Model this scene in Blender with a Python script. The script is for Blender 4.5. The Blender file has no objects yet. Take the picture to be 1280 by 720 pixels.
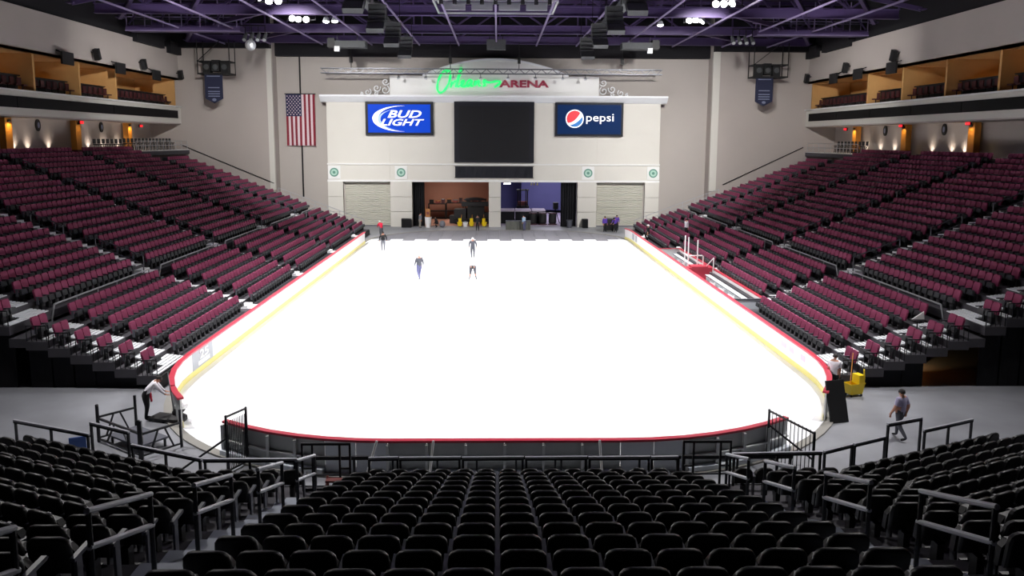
import bpy, math, random
from mathutils import Vector, Matrix
R = random.Random(7)
SC = bpy.context.scene
COL = SC.collection
PI = math.pi

# ------------------------------------------------------------------ camera
CAMX, CAMH = -0.2156, 9.9256
PITCH, YAW, ROLL = 0.1335, 0.0188, 0.0045
cam = bpy.data.cameras.new('camera')
cam.sensor_fit = 'HORIZONTAL'; cam.sensor_width = 36.0
cam.lens = 968.99 / 1280 * 36.0
cam.shift_y = -(360 - 304.68) / 1280
cam.clip_end = 400
cam_o = bpy.data.objects.new('camera', cam); COL.objects.link(cam_o)
_r = Vector((math.cos(YAW), -math.sin(YAW), 0))
_f = Vector((math.sin(YAW) * math.cos(PITCH), math.cos(YAW) * math.cos(PITCH), -math.sin(PITCH)))
_u = _r.cross(_f)
_r2 = _r * math.cos(ROLL) + _u * math.sin(ROLL)
_u2 = _u * math.cos(ROLL) - _r * math.sin(ROLL)
cam_o.matrix_world = Matrix(((_r2.x, _u2.x, -_f.x, CAMX), (_r2.y, _u2.y, -_f.y, 0), (_r2.z, _u2.z, -_f.z, CAMH), (0, 0, 0, 1)))
SC.camera = cam_o

# ------------------------------------------------------------------ world, exposure
w = bpy.data.worlds.new('arena_dark'); SC.world = w; w.use_nodes = True
w.node_tree.nodes['Background'].inputs[0].default_value = (0.55, 0.5, 0.62, 1)
w.node_tree.nodes['Background'].inputs[1].default_value = 0.0
vs = SC.view_settings
vs.view_transform = 'Standard'; vs.look = 'None'; vs.gamma = 1.0; vs.use_curve_mapping = False
vs.exposure = 0.0
SC.cycles.max_bounces = 8
SC.cycles.diffuse_bounces = 5
SC.cycles.sample_clamp_indirect = 6.0
SC.cycles.use_denoising = True

# ------------------------------------------------------------------ big lights
def area(name, loc, target, power, size, col=(1, 1, 1), spread=180, sy=None):
    l = bpy.data.lights.new(name, 'AREA'); l.energy = power; l.color = col
    l.shape = 'RECTANGLE' if sy else 'DISK'
    l.size = size
    if sy: l.size_y = sy
    l.spread = math.radians(spread)
    o = bpy.data.objects.new(name, l); COL.objects.link(o); o.location = loc
    d = Vector(target) - Vector(loc)
    o.rotation_euler = d.to_track_quat('-Z', 'Y').to_euler()
    return o
ICE_W = 1900.0
LAMPS = [(sx * 17.6, y) for sx in (-1, 1) for y in (27, 36, 44, 53, 62, 71)]
for (x, y) in LAMPS:
    area('rink_floodlight_beam', (x, y, 20.0), (x * 0.25, y, 0), ICE_W * (.8 if y > 60 else .6 if y < 30 else 1), 1.2, (1, 0.97, 0.96), 100 if y < 30 else 74)
    if y == 53: area('side_wall_fill', (x, y, 20.0), (35.3 if x > 0 else -35.3, 79, 17), 420, 1.0, (1, .98, .96), 44)  # added fill with no lamp of its own, brightens the side wall
    if y == 62: area('facade_fill', (x, y, 20.0), (x * .95, 88.5, 5), 1900, 1.0, (1, .98, .96), 80)  # extra fill added at the flood cluster to brighten the facade

# ------------------------------------------------------------------ materials
def lin(c):
    c = c / 255.0
    return c / 12.92 if c <= 0.04045 else ((c + 0.055) / 1.055) ** 2.4
def rgb(r, g, b): return (lin(r), lin(g), lin(b), 1)
MATS = {}
def mat(name, col, rough=0.6, metal=0.0, noise=0.0, scale=3.0, bump=0.0, emit=0.0, ecol=None, spec=0.5, alpha=None, transm=0.0):
    m = bpy.data.materials.new(name); m.use_nodes = True
    nt = m.node_tree; b = nt.nodes['Principled BSDF']
    c = rgb(*col)
    b.inputs['Base Color'].default_value = c
    b.inputs['Roughness'].default_value = rough
    b.inputs['Metallic'].default_value = metal
    b.inputs['Specular IOR Level'].default_value = spec
    if transm: b.inputs['Transmission Weight'].default_value = transm
    if emit:
        b.inputs['Emission Color'].default_value = rgb(*(ecol or col))
        b.inputs['Emission Strength'].default_value = emit
    if noise or bump:
        tc = nt.nodes.new('ShaderNodeTexCoord')
        n = nt.nodes.new('ShaderNodeTexNoise'); n.inputs['Scale'].default_value = scale
        n.inputs['Detail'].default_value = 5
        nt.links.new(tc.outputs['Object'], n.inputs['Vector'])
        if noise:
            mx = nt.nodes.new('ShaderNodeMix'); mx.data_type = 'RGBA'
            mx.inputs[6].default_value = tuple(v * (1 - noise) for v in c[:3]) + (1,)
            mx.inputs[7].default_value = tuple(min(1, v * (1 + noise)) for v in c[:3]) + (1,)
            nt.links.new(n.outputs['Fac'], mx.inputs[0]); nt.links.new(mx.outputs[2], b.inputs['Base Color'])
        if bump:
            bp = nt.nodes.new('ShaderNodeBump'); bp.inputs['Strength'].default_value = bump
            bp.inputs['Distance'].default_value = 0.02
            nt.links.new(n.outputs['Fac'], bp.inputs['Height']); nt.links.new(bp.outputs['Normal'], b.inputs['Normal'])
    MATS[name] = m
    return m
mat('ice', (245, 248, 252), 0.28, noise=0.01, scale=0.6, spec=0.3)
mat('concrete', (142, 144, 150), 0.45, noise=0.38, scale=0.45, bump=0.1)
mat('cover_grey', (118, 118, 124), 0.7, noise=0.15, scale=1.2)
mat('curb_white', (138, 136, 130), 0.6, noise=0.05)
mat('wall_beige', (178, 171, 165), 0.8, noise=0.06, scale=0.25, bump=0.03)
mat('wall_side', (178, 169, 163), 0.8, noise=0.06, scale=0.25, bump=0.03)
mat('facade', (210, 207, 199), 0.75, noise=0.04, scale=0.4, bump=0.03)
mat('facade_white', (228, 228, 226), 0.6, noise=0.02, scale=0.5)
mat('cornice', (236, 238, 242), 0.55, noise=0.02)
mat('shutter', (192, 190, 179), 0.5, noise=0.04)
mat('black', (18, 18, 20), 0.6, noise=0.2, scale=6)
mat('black_cloth', (10, 10, 18), 0.9, noise=0.3, scale=4, bump=0.2)
mat('screen', (24, 24, 27), 0.5, spec=0.15, noise=0.05, scale=1)
mat('screen_frame', (20, 21, 30), 0.45, spec=0.2, noise=0.05, scale=2)
mat('led_band', (12, 12, 15), 0.5, spec=0.1, noise=0.1, scale=2)
mat('dark_steel', (30, 30, 34), 0.45, 0.6, noise=0.2, scale=5)
mat('grey_steel', (120, 122, 128), 0.4, 0.7, noise=0.1, scale=8)
mat('silver', (205, 208, 212), 0.35, 0.6, noise=0.05, scale=8)
mat('rail_black', (26, 27, 32), 0.4, 0.3, noise=0.15, scale=9)
mat('rail_top', (186, 188, 196), 0.35, 0.4, noise=0.06, scale=9)
mat('rail_shaded_grey', (92, 94, 102), 0.5, 0.3, noise=0.1, scale=8)  # darker copy for upper aisle rails, their shade put into the colour
mat('rail_lit_grey', (178, 180, 184), 0.45, 0.4, noise=0.1, scale=8)  # lighter copy of the rail grey, ice light put into the colour
mat('steel_purple', (72, 56, 98), 0.55, 0.1, noise=0.12, scale=1.5)
mat('deck_purple', (34, 22, 54), 0.8, noise=0.2, scale=0.8)
mat('pipe_lilac', (132, 118, 154), 0.5, 0.2, noise=0.1, scale=2)
mat('ceiling_black', (16, 14, 20), 0.9, noise=0.2, scale=0.5)
mat('speaker_grey', (70, 72, 74), 0.7, noise=0.12, scale=5, bump=0.1)
mat('lamp_glow', (255, 252, 250), 0.3, emit=26.0)
mat('seat_black', (8, 8, 10), 0.42, noise=0.25, scale=14, bump=0.08)
mat('seat_black_shell', (12, 12, 14), 0.38, noise=0.2, scale=10)
mat('arm_grey', (78, 80, 88), 0.38, noise=0.1, scale=12)
mat('seat_burgundy', (126, 42, 78), 0.75, noise=0.12, scale=18, bump=0.15)
mat('seat_charcoal', (54, 56, 60), 0.55, noise=0.12, scale=12)
mat('seat_dark', (26, 27, 30), 0.55, noise=0.15, scale=10)
mat('stand_floor', (70, 68, 74), 0.8, noise=0.15, scale=2)
mat('step_grey', (232, 234, 236), 0.65, noise=0.1, scale=3)
mat('step_blue', (168, 174, 186), 0.6, noise=0.1, scale=3)
mat('plank_white', (232, 236, 240), 0.5, noise=0.06, scale=4)
mat('board_white', (240, 240, 240), 0.4, noise=0.02, scale=2)
mat('board_grey', (178, 182, 182), 0.6, noise=0.12, scale=1.5)
mat('board_rib', (205, 208, 208), 0.5, noise=0.08, scale=4)
mat('cap_red', (186, 50, 70), 0.4, noise=0.05, scale=4)
mat('kick_yellow', (238, 228, 140), 0.4, noise=0.05, scale=4)
mat('gate_panel', (214, 220, 228), 0.45, noise=0.04, scale=3)
mat('ad_grey', (166, 170, 176), 0.5, noise=0.05, scale=3)
mat('ad_pink', (240, 196, 214), 0.5, noise=0.05, scale=3)
mat('ad_blue', (188, 222, 238), 0.5, noise=0.05, scale=3)
mat('white', (240, 240, 240), 0.5, noise=0.02)
mat('terracotta', (172, 124, 106), 0.8, noise=0.1, scale=0.5)
mat('dock_purple', (94, 94, 140), 0.8, noise=0.12, scale=0.6)
mat('dock_floor', (168, 158, 176), 0.6, noise=0.08, scale=1)
mat('yellow', (238, 206, 20), 0.4, noise=0.06, scale=5)
mat('cardboard', (176, 118, 66), 0.8, noise=0.12, scale=5)
mat('suite_tan', (196, 150, 92), 0.8, noise=0.15, scale=0.8)
mat('wood_glow_orange', (196, 130, 50), 0.6, noise=0.2, scale=2)  # orange of mop wood, also standing for warm light at openings
mat('suite_seat', (70, 20, 24), 0.7, noise=0.2, scale=6)
mat('exit_red', (255, 40, 50), 0.5, emit=1.2)
mat('bud_blue', (2, 50, 170), 0.5, emit=0.3, ecol=(20, 90, 230), spec=0.08, noise=0.05, scale=0.4)
mat('bud_light', (150, 178, 232), 0.4, emit=0.45)
mat('sign_white', (250, 250, 250), 0.4, emit=0.55)
mat('pepsi_navy', (2, 30, 70), 0.5, emit=0.2, ecol=(10, 60, 120), spec=0.08, noise=0.1, scale=0.3)
mat('pepsi_red', (214, 36, 48), 0.4, emit=0.45)
mat('pepsi_blue', (30, 110, 180), 0.4, emit=0.45)
mat('neon_green', (40, 226, 120), 0.4, emit=0.75)
mat('maroon_letter', (120, 8, 44), 0.45, emit=0.25)
mat('medal_green', (92, 140, 124), 0.5, noise=0.1, scale=3)
mat('medal_pale', (170, 205, 190), 0.5, noise=0.05, scale=3)
mat('flag_red', (128, 24, 44), 0.8, noise=0.06, scale=6)
mat('flag_white', (214, 196, 200), 0.8, noise=0.04, scale=6)
mat('flag_blue', (36, 38, 74), 0.8, noise=0.06, scale=6)
mat('banner_navy', (30, 34, 62), 0.8, noise=0.1, scale=4)
mat('banner_pale', (120, 126, 150), 0.8, noise=0.1, scale=4)
mat('skin', (186, 134, 110), 0.6, noise=0.04)
mat('hair_dark', (30, 24, 22), 0.7, noise=0.2, scale=20)
mat('cloth_black', (24, 25, 28), 0.85, noise=0.15, scale=10)
mat('cloth_grey', (72, 74, 82), 0.85, noise=0.1, scale=10)
mat('cloth_lgrey', (120, 122, 130), 0.85, noise=0.1, scale=10)
mat('cloth_jeans', (86, 88, 124), 0.85, noise=0.12, scale=10)
mat('cloth_white', (232, 230, 238), 0.8, noise=0.04, scale=10)
mat('cloth_red', (196, 16, 56), 0.8, noise=0.06, scale=10)
mat('cloth_purple', (92, 60, 168), 0.8, noise=0.08, scale=10)
mat('cloth_lilac', (172, 166, 196), 0.8, noise=0.08, scale=10)
mat('cloth_sky', (160, 190, 216), 0.8, noise=0.06, scale=10)
mat('cloth_khaki', (150, 142, 132), 0.85, noise=0.1, scale=10)
mat('blue_plastic', (60, 88, 150), 0.5, noise=0.08)
mat('redbrown', (120, 60, 56), 0.6, noise=0.1, scale=6)
mat('table_grey', (84, 86, 96), 0.7, noise=0.1, scale=3)
mat('skirt_grey', (92, 94, 88), 0.8, noise=0.12, scale=4, bump=0.1)
mat('picture_dark', (70, 44, 50), 0.5, noise=0.4, scale=2)
mat('eye', (20, 20, 24), 0.3)
mat('glass_pane', (200, 215, 220), 0.1, transm=0.9)

# ------------------------------------------------------------------ mesh builder
class MB:
    def __init__(s): s.v = []; s.f = []; s.m = []
    def add(s, vs, fs, m=0):
        n = len(s.v); s.v += [tuple(p) for p in vs]
        s.f += [tuple(i + n for i in f) for f in fs]; s.m += [m] * len(fs); return s
    def box(s, cx, cy, cz, sx, sy, sz, rz=0.0, m=0, rx=0.0):
        pts = []
        c, n = math.cos(rz), math.sin(rz); cr, nr = math.cos(rx), math.sin(rx)
        for z in (-sz / 2, sz / 2):
            for (x, y) in ((-sx / 2, -sy / 2), (sx / 2, -sy / 2), (sx / 2, sy / 2), (-sx / 2, sy / 2)):
                y2 = y * cr - z * nr; z2 = y * nr + z * cr
                pts.append((cx + x * c - y2 * n, cy + x * n + y2 * c, cz + z2))
        return s.add(pts, [(3, 2, 1, 0), (4, 5, 6, 7), (0, 1, 5, 4), (1, 2, 6, 5), (2, 3, 7, 6), (3, 0, 4, 7)], m)
    def b2(s, x0, x1, y0, y1, z0, z1, m=0):
        return s.box((x0 + x1) / 2, (y0 + y1) / 2, (z0 + z1) / 2, abs(x1 - x0), abs(y1 - y0), abs(z1 - z0), 0, m)
    def tube(s, p0, p1, r, n=6, m=0, r1=None):
        p0, p1 = Vector(p0), Vector(p1); r1 = r if r1 is None else r1
        d = (p1 - p0).normalized()
        a = d.cross(Vector((0, 0, 1)) if abs(d.z) < 0.95 else Vector((1, 0, 0))).normalized(); b = d.cross(a)
        vs = []
        for (p, q) in ((p0, r), (p1, r1)):
            for k in range(n):
                t = 2 * PI * k / n + PI / n
                vs.append(p + (a * math.cos(t) + b * math.sin(t)) * q)
        fs = [(k, (k + 1) % n, n + (k + 1) % n, n + k) for k in range(n)]
        fs += [tuple(range(n - 1, -1, -1)), tuple(range(n, 2 * n))]
        return s.add(vs, fs, m)
    def path(s, pts, r, n=6, m=0):
        for a, b in zip(pts[:-1], pts[1:]): s.tube(a, b, r, n, m)
        return s
    def bar(s, p0, p1, w, h, m=0):
        p0, p1 = Vector(p0), Vector(p1); d = (p1 - p0).normalized()
        a = d.cross(Vector((0, 0, 1)) if abs(d.z) < 0.95 else Vector((0, 1, 0))).normalized(); b = a.cross(d)
        vs = []
        for p in (p0, p1):
            for (i, j) in ((-1, -1), (1, -1), (1, 1), (-1, 1)): vs.append(p + a * (i * w / 2) + b * (j * h / 2))
        return s.add(vs, [(3, 2, 1, 0), (4, 5, 6, 7), (0, 1, 5, 4), (1, 2, 6, 5), (2, 3, 7, 6), (3, 0, 4, 7)], m)
    def prism(s, pts, fn, d0, d1, m=0):
        n = len(pts)
        vs = [fn(x, y, d0) for x, y in pts] + [fn(x, y, d1) for x, y in pts]
        fs = [tuple(range(n - 1, -1, -1)), tuple(range(n, 2 * n))] + [(k, (k + 1) % n, n + (k + 1) % n, n + k) for k in range(n)]
        return s.add(vs, fs, m)
    def lathe(s, prof, c, n=12, m=0):
        vs = []; k = len(prof)
        for i in range(n):
            t = 2 * PI * i / n
            for (r, z) in prof: vs.append((c[0] + r * math.cos(t), c[1] + r * math.sin(t), c[2] + z))
        fs = []
        for i in range(n):
            j = (i + 1) % n
            for a in range(k - 1): fs.append((i * k + a, j * k + a, j * k + a + 1, i * k + a + 1))
        fs.append(tuple(i * k for i in range(n - 1, -1, -1))); fs.append(tuple(i * k + k - 1 for i in range(n)))
        return s.add(vs, fs, m)
    def ball(s, c, rx, ry, rz, n=10, k=6, m=0, lo=-PI / 2):
        vs = []; fs = []
        for i in range(k + 1):
            t = lo + (PI / 2 - lo) * i / k
            for j in range(n):
                a = 2 * PI * j / n
                vs.append((c[0] + rx * math.cos(t) * math.cos(a), c[1] + ry * math.cos(t) * math.sin(a), c[2] + rz * math.sin(t)))
        for i in range(k):
            for j in range(n): fs.append((i * n + j, i * n + (j + 1) % n, (i + 1) * n + (j + 1) % n, (i + 1) * n + j))
        return s.add(vs, fs, m)
    def mesh(s, name, mats, smooth=False):
        me = bpy.data.meshes.new(name); me.from_pydata(s.v, [], s.f); me.update()
        for q in (mats if isinstance(mats, (list, tuple)) else [mats]): me.materials.append(MATS[q])
        if any(s.m): me.polygons.foreach_set('material_index', s.m)
        if smooth: me.polygons.foreach_set('use_smooth', [True] * len(s.f))
        return me
    def build(s, name, mats, parent=None, smooth=False, **k):
        o = bpy.data.objects.new(name, s.mesh(name, mats, smooth)); COL.objects.link(o)
        if parent: o.parent = parent
        return tag(o, **k)
def tag(o, label=None, cat=None, group=None, kind=None):
    if label: o['label'] = label
    if cat: o['category'] = cat
    if group: o['group'] = group
    if kind: o['kind'] = kind
    return o
def thing(name, label, cat, loc=(0, 0, 0), rz=0.0, group=None, kind=None):
    o = bpy.data.objects.new(name, None); COL.objects.link(o); o.empty_display_size = 0.2
    o.location = loc; o.rotation_euler = (0, 0, rz)
    return tag(o, label, cat, group, kind)
def inst(name, me, parent, loc=(0, 0, 0), rz=0.0):
    o = bpy.data.objects.new(name, me); COL.objects.link(o); o.parent = parent; o.location = loc; o.rotation_euler = (0, 0, rz); return o
def S(o): o['kind'] = 'structure'; return o
def text_mesh(body, size, shear=0.0, bold=0.0, extrude=0.02):
    c = bpy.data.curves.new('t', 'FONT'); c.body = body; c.size = size; c.shear = shear; c.offset = bold; c.extrude = extrude
    c.resolution_u = 3
    o = bpy.data.objects.new('t', c); COL.objects.link(o)
    me = bpy.data.meshes.new_from_object(o.evaluated_get(bpy.context.evaluated_depsgraph_get()))
    bpy.data.objects.remove(o); bpy.data.curves.remove(c)
    return me
def put_text(name, body, x0, x1, z0, z1, y, m, parent, shear=0.0, bold=0.0, depth=0.04):
    me = text_mesh(body, 1.0, shear, bold, 0.5)
    xs = [v.co.x for v in me.vertices]; ys = [v.co.y for v in me.vertices]
    ax, bx, ay, by = min(xs), max(xs), min(ys), max(ys)
    for v in me.vertices:
        px = x0 + (v.co.x - ax) / (bx - ax) * (x1 - x0); pz = z0 + (v.co.y - ay) / (by - ay) * (z1 - z0)
        v.co = (px, y - v.co.z * 2 * depth * 0.5, pz)
    me.materials.clear(); me.materials.append(MATS[m])
    o = bpy.data.objects.new(name, me); COL.objects.link(o); o.parent = parent
    return o
ORD = ['zeroth', 'first', 'second', 'third', 'fourth', 'fifth', 'sixth', 'seventh', 'eighth', 'ninth', 'tenth', 'eleventh', 'twelfth', 'thirteenth', 'fourteenth', 'fifteenth', 'sixteenth', 'seventeenth', 'eighteenth', 'nineteenth', 'twentieth', 'twenty-first', 'twenty-second', 'twenty-third', 'twenty-fourth', 'twenty-fifth', 'twenty-sixth']
# ================================================================== SETTING
XL, XR = -35.5, 34.6            # side walls (fronts of the suites)
YW = 88.0                       # far wall, outer bays
S(MB().b2(-46, 46, -8, 112, -0.3, 0.0).build('floor', 'concrete'))

# ---- rink outline: 61 m x 25.9 m, corners of radius 9.5
HW, Y0, Y1, CR = 12.95, 22.0, 84.7, 9.5
def arc(cx, cy, r, a0, a1, n):
    return [(cx + r * math.cos(math.radians(a0 + (a1 - a0) * k / n)), cy + r * math.sin(math.radians(a0 + (a1 - a0) * k / n))) for k in range(n + 1)]
def outline(off=0.0, n=14):
    r = CR + off; a, b = HW - CR, Y0 + CR
    c, d = HW - CR, Y1 - CR
    return arc(a, b, r, 270, 360, n) + arc(c, d, r, 0, 90, n) + arc(-c, d, r, 90, 180, n) + arc(-a, b, r, 180, 270, n)
YE = 77.0
pts = [(x, y) for x, y in outline() if y < YE]
xe = HW - CR + math.sqrt(CR ** 2 - (YE - (Y1 - CR)) ** 2)
i0 = max(range(len(pts)), key=lambda k: pts[k][1] if pts[k][0] > 0 else -1)
pts = pts[:i0 + 1] + [(xe, YE), (-xe, YE)] + pts[i0 + 1:]
MB().prism(pts, lambda x, y, d: (x, y, d), 0.0, 0.03).build('ice_rink', 'ice', label='white sheet of ice filling the rink inside the red-capped boards', cat='ice')
cv = thing('ice_cover', 'grey floor covering laid over the far end of the ice', 'floor cover', (0, YE, 0))
ncol = 20
for k in range(ncol):
    xa = -12.0 + 24.0 * k / ncol; xb = xa + 24.0 / ncol - 0.03
    def yf(x):
        x = abs(x); a = HW - CR
        return Y1 - CR + math.sqrt(max(0, (CR - 0.15) ** 2 - max(0, x - a) ** 2))
    ya = -0.0 if k % 2 else -1.25
    MB().add([(xa, ya, .03), (xb, ya, .03), (xb, yf(xb) - YE, .03), (xa, yf(xa) - YE, .03), (xa, ya, .05), (xb, ya, .05), (xb, yf(xb) - YE, .05), (xa, yf(xa) - YE, .05)],
             [(4, 5, 6, 7), (0, 1, 5, 4), (1, 2, 6, 5), (2, 3, 7, 6), (3, 0, 4, 7)]).build('cover_panel', 'cover_grey', cv)
b = MB(); po, pi_ = outline(0.32, 18), outline(0.02, 18); n = len(po)
for k in range(n):
    j = (k + 1) % n
    b.add([(*pi_[k], 0), (*po[k], 0), (*po[j], 0), (*pi_[j], 0), (*pi_[k], .06), (*po[k], .06), (*po[j], .06), (*pi_[j], .06)],
          [(4, 5, 6, 7), (1, 2, 6, 5), (0, 4, 7, 3)])
S(b.build('trim_1', 'curb_white'))

# ---- far wall, bays, side walls
S(MB().b2(-25.3, 23.9, 90.0, 90.4, 5.3, 25).b2(-25.3, -19.4, 90.0, 90.4, 0, 5.3).b2(18.2, 23.9, 90.0, 90.4, 0, 5.3).build('wall_far', 'wall_beige'))
S(MB().b2(-41, -25.25, YW, YW + 2.4, 0, 25).build('wall_far_left_bay', 'wall_side'))
S(MB().b2(23.85, 41, YW, YW + 2.4, 0, 25).build('wall_far_right_bay', 'wall_side'))
S(MB().b2(-25.8, -25.22, YW - .12, YW + .3, 4.2, 25).build('trim_2', 'facade'))
S(MB().b2(23.82, 24.6, YW - .12, YW + .3, 4.2, 25).build('trim_3', 'facade'))
# dark bulkheads under the roof
S(MB().b2(-25.2, 23.8, 89.3, 90, 19.1, 25).build('ceiling_far_bulkhead', 'ceiling_black'))
S(MB().b2(-41, -25.2, 87.2, 88, 19.75, 25).b2(23.8, 41, 87.2, 88, 19.7, 25).build('ceiling_bay_bulkhead', 'ceiling_black'))
S(MB().b2(-46, 46, -8, 95, 24.6, 25.2).build('ceiling', 'deck_purple'))
S(MB().b2(-46, 46, -8.3, -8, 0, 25).build('wall_near', 'ceiling_black'))

def side(sg, XW, tag_):
    """one long side wall: suites above, lit concourse below"""
    Ya, Yb = 14.0, YW
    bx = lambda m, x0, x1, y0, y1, z0, z1: MB().b2(sg * x0, sg * x1, y0, y1, z0, z1)
    A = abs(XW)
    S(bx(0, A, A + .4, Ya, Yb, 16.3, 19.55).build('wall_' + tag_ + '_upper', 'wall_side'))
    S(bx(0, A + .3, A + 8, Ya, Yb, 19.5, 25).build('ceiling_' + tag_ + '_bulkhead', 'ceiling_black'))
    for k, y in enumerate((77.5, 85.2)):
        S(bx(0, A - .45, A + .3, y, y + (6.2 if k == 0 else 2.8), 19.2 if k == 0 else 18.95, 20.2).build('ceiling_' + tag_ + '_soffit', 'ceiling_black'))
    S(bx(0, A - .05, A + .4, Ya, Yb, 11.55, 13.35).build('wall_' + tag_ + '_fascia', 'facade'))
    S(bx(0, A - .25, A + .1, Ya, Yb, 13.3, 13.42).build('trim_' + ('4' if sg < 0 else '5'), 'facade_white'))
    S(bx(0, A - .0, A + 5, Ya, Yb, 11.45, 13.38).build('floor_' + tag_ + '_suites', 'wall_side'))
    S(bx(0, A + 4.6, A + 5, Ya, Yb, 13.4, 16.5).build('wall_' + tag_ + '_suites', 'suite_tan'))
    S(bx(0, A + .0, A + 5, Ya, Yb, 16.3, 16.5).build('ceiling_' + tag_ + '_suites', 'suite_tan'))
    S(bx(0, A + 3.4, A + 3.8, Ya, Yb, 0, 11.5).build('wall_' + tag_ + '_concourse', 'wall_side'))
    S(bx(0, 34.7, A + 3.5, Ya, Yb, 8.2, 8.62).build('floor_' + tag_ + '_concourse', 'stand_floor'))
    # ribbon screen
    t = thing('ribbon_screen', f'long unlit black ribbon screen on the {tag_} balcony fascia', 'screen', (sg * (A - .05), (Ya + Yb) / 2, 12.5))
    for k in range(10):
        yy = -36 + 7.2 * k + 3.6
        MB().box(-sg * .06, yy, 0, .1, 7.14, .82).build('screen_panel', 'led_band', t)
    # suite dividers, seats, lights
    divs = [87.6, 74.4, 68.0, 61.4, 54.8, 48.2, 41.6, 35.0]
    for k, y in enumerate(divs):
        S(bx(0, A + .35, A + 4.7, y - .12, y + .12, 13.35, 16.4).build('partition_wall', 'suite_tan'))
    for k in range(len(divs) - 1):
        ya, yb = divs[k + 1], divs[k]; ym = (ya + yb) / 2
        area('suite_downlight', (sg * (A + 3.0), ym, 16.2), (sg * (A + 3.6), ym, 14), (34 if k == 0 else 26) * (1 if k < 5 else .4), 0.6, (1, .68, .32), 150)
        nm = ORD[k + 1]
        c = thing('suite_counter', f'dark counter along the front of the {nm} {tag_} suite from the far wall', 'counter', (sg * (A + 1.5), ym, 13.4))
        MB().box(0, 0, 1.22, .5, yb - ya - .5, .08).build('counter_top', 'black', c)
        MB().box(0, 0, .59, .1, yb - ya - .6, 1.18).build('counter_panel', 'black', c)
        ns = int((yb - ya - 1.0) / 0.9)
        for q in range(ns):
            t = thing('suite_chair', f'dark red chair, {ORD[q + 1]} from the far end in the {nm} {tag_} suite', 'chair', (sg * (A + .75), yb - .9 - q * .9, 13.4), 0, 'chairs in the suites')
            m_ = SUITE_CHAIR
            for (nm_, me_) in m_: inst(nm_, me_, t, rz=PI / 2 if sg > 0 else -PI / 2)
    return A
_b = MB().box(0, 0, .45, .5, .5, .1).mesh('seat', 'suite_seat')
_k = MB().box(0, -.24, .75, .48, .08, .55).mesh('backrest', 'suite_seat')
_l = MB().tube((0, 0, 0), (0, 0, .42), .04).lathe([(.22, 0), (.22, .03), (.03, .05)], (0, 0, 0), 8).mesh('pedestal', 'dark_steel')
SUITE_CHAIR = [('seat', _b), ('backrest', _k), ('pedestal', _l)]
AL = side(-1, XL, 'left'); AR = side(1, XR, 'right')

# columns standing for warm lit openings, wall uplights, plaques, exit signs, hung screens, pictures
def concourse(sg, A, tag_, cols, plaques, exits, tvs, spk, pics):
    for i, y in enumerate(cols):
        c = thing('lit_opening_column', f'orange lit timber column, {ORD[i + 1]} from the far wall on the {tag_} concourse', 'column', (sg * (A + 2.9), y, 8.6))
        MB().box(0, 0, 1.45, .5, .85, 2.9).build('shaft', 'wood_glow_orange', c)  # orange box stands for a concourse opening lit warm
        MB().box(0, 0, .12, .6, .95, .24).build('plinth', 'suite_seat', c)
        MB().box(-sg * .3, 0, 2.6, .12, .3, .2).build('lamp', 'black', c)
        area('column_lamp', (sg * (A + 2.35), y, 11.2), (sg * (A + 2.75), y, 9.2), 16, .25, (1, .72, .25), 120)
    ys = [62, 65, 68, 71.5, 74.5, 77.3, 80.2, 83.0]
    for i, y in enumerate(ys):
        if any(abs(y - c) < .8 for c in cols): y += 1.2
        area('wall_uplight', (sg * (A + 3.1), y, 8.9), (sg * (A + 3.5), y, 11), 9, .2, (1, .84, .7), 100)
    for i, y in enumerate(plaques):
        p = thing('oval_plaque', f'small black oval number plaque, {ORD[i + 1]} from the far end of the {tag_} concourse wall', 'plaque', (sg * (A + 3.3), y, 10.95))
        MB().prism([(.34 * math.cos(t * PI / 8), .5 * math.sin(t * PI / 8)) for t in range(16)], lambda x, z, d: (d, x, z), -.05, .05).build('disc', 'black', p)
        MB().prism([(.15 * math.cos(t * PI / 5), .25 * math.sin(t * PI / 5)) for t in range(10)], lambda x, z, d: (d, x, z), -.08, .08).build('number_mark', 'banner_pale', p)
    for i, (x, y, z) in enumerate(exits):
        e = thing('exit_sign', f'small glowing red exit sign, {ORD[i + 1]} from the far wall on the {tag_} concourse', 'sign', (sg * x, y, z))
        MB().box(0, 0, 0, .14, .62, .3).build('housing', 'black', e)
        MB().box(-sg * .09, 0, 0, .06, .54, .22).build('lit_face', 'exit_red', e)
        MB().tube((0, 0, .1), (0, 0, 11.46 - z), .03).build('stem', 'black', e)
    for i, y in enumerate(tvs):
        t = thing('suite_screen', f'dark screen hung in the {tag_} suite opening, {ORD[i + 1]} from the far wall', 'screen', (sg * (A - .36), y, 16.35))
        MB().box(-sg * .25, 0, -.1, .16, 1.7, 1.0, rx=0).build('screen', 'black', t)
        MB().tube((-sg * .2, 0, .3), (sg * .32, 0, .45), .05).tube((-sg * .2, -.5, .3), (sg * .32, -.5, .5), .04).build('bracket', 'dark_steel', t)
    for i, (y, z) in enumerate(spk):
        t = thing('wall_speaker', f'small black speaker tilted off the {tag_} wall above the suites, {ORD[i + 1]} from far', 'speaker', (sg * A, y, z))
        MB().box(-sg * .5, 0, -.1, .42, .5, .95, rx=.35).build('cabinet', 'black', t)
        MB().tube((0, 0, .1), (-sg * .5, 0, 0), .05).build('bracket', 'dark_steel', t)
    for i, (y, s) in enumerate(pics):
        p = thing('framed_picture', f'dark framed picture on the back wall, {ORD[i + 1]} from the far end of {tag_} suites', 'picture', (sg * (A + 4.58), y, 15.1))
        MB().box(0, 0, 0, .06, s, 1.3).build('frame', 'black', p)
        MB().box(-sg * .03, 0, 0, .06, s - .2, 1.1).build('print', 'picture_dark', p)
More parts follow.
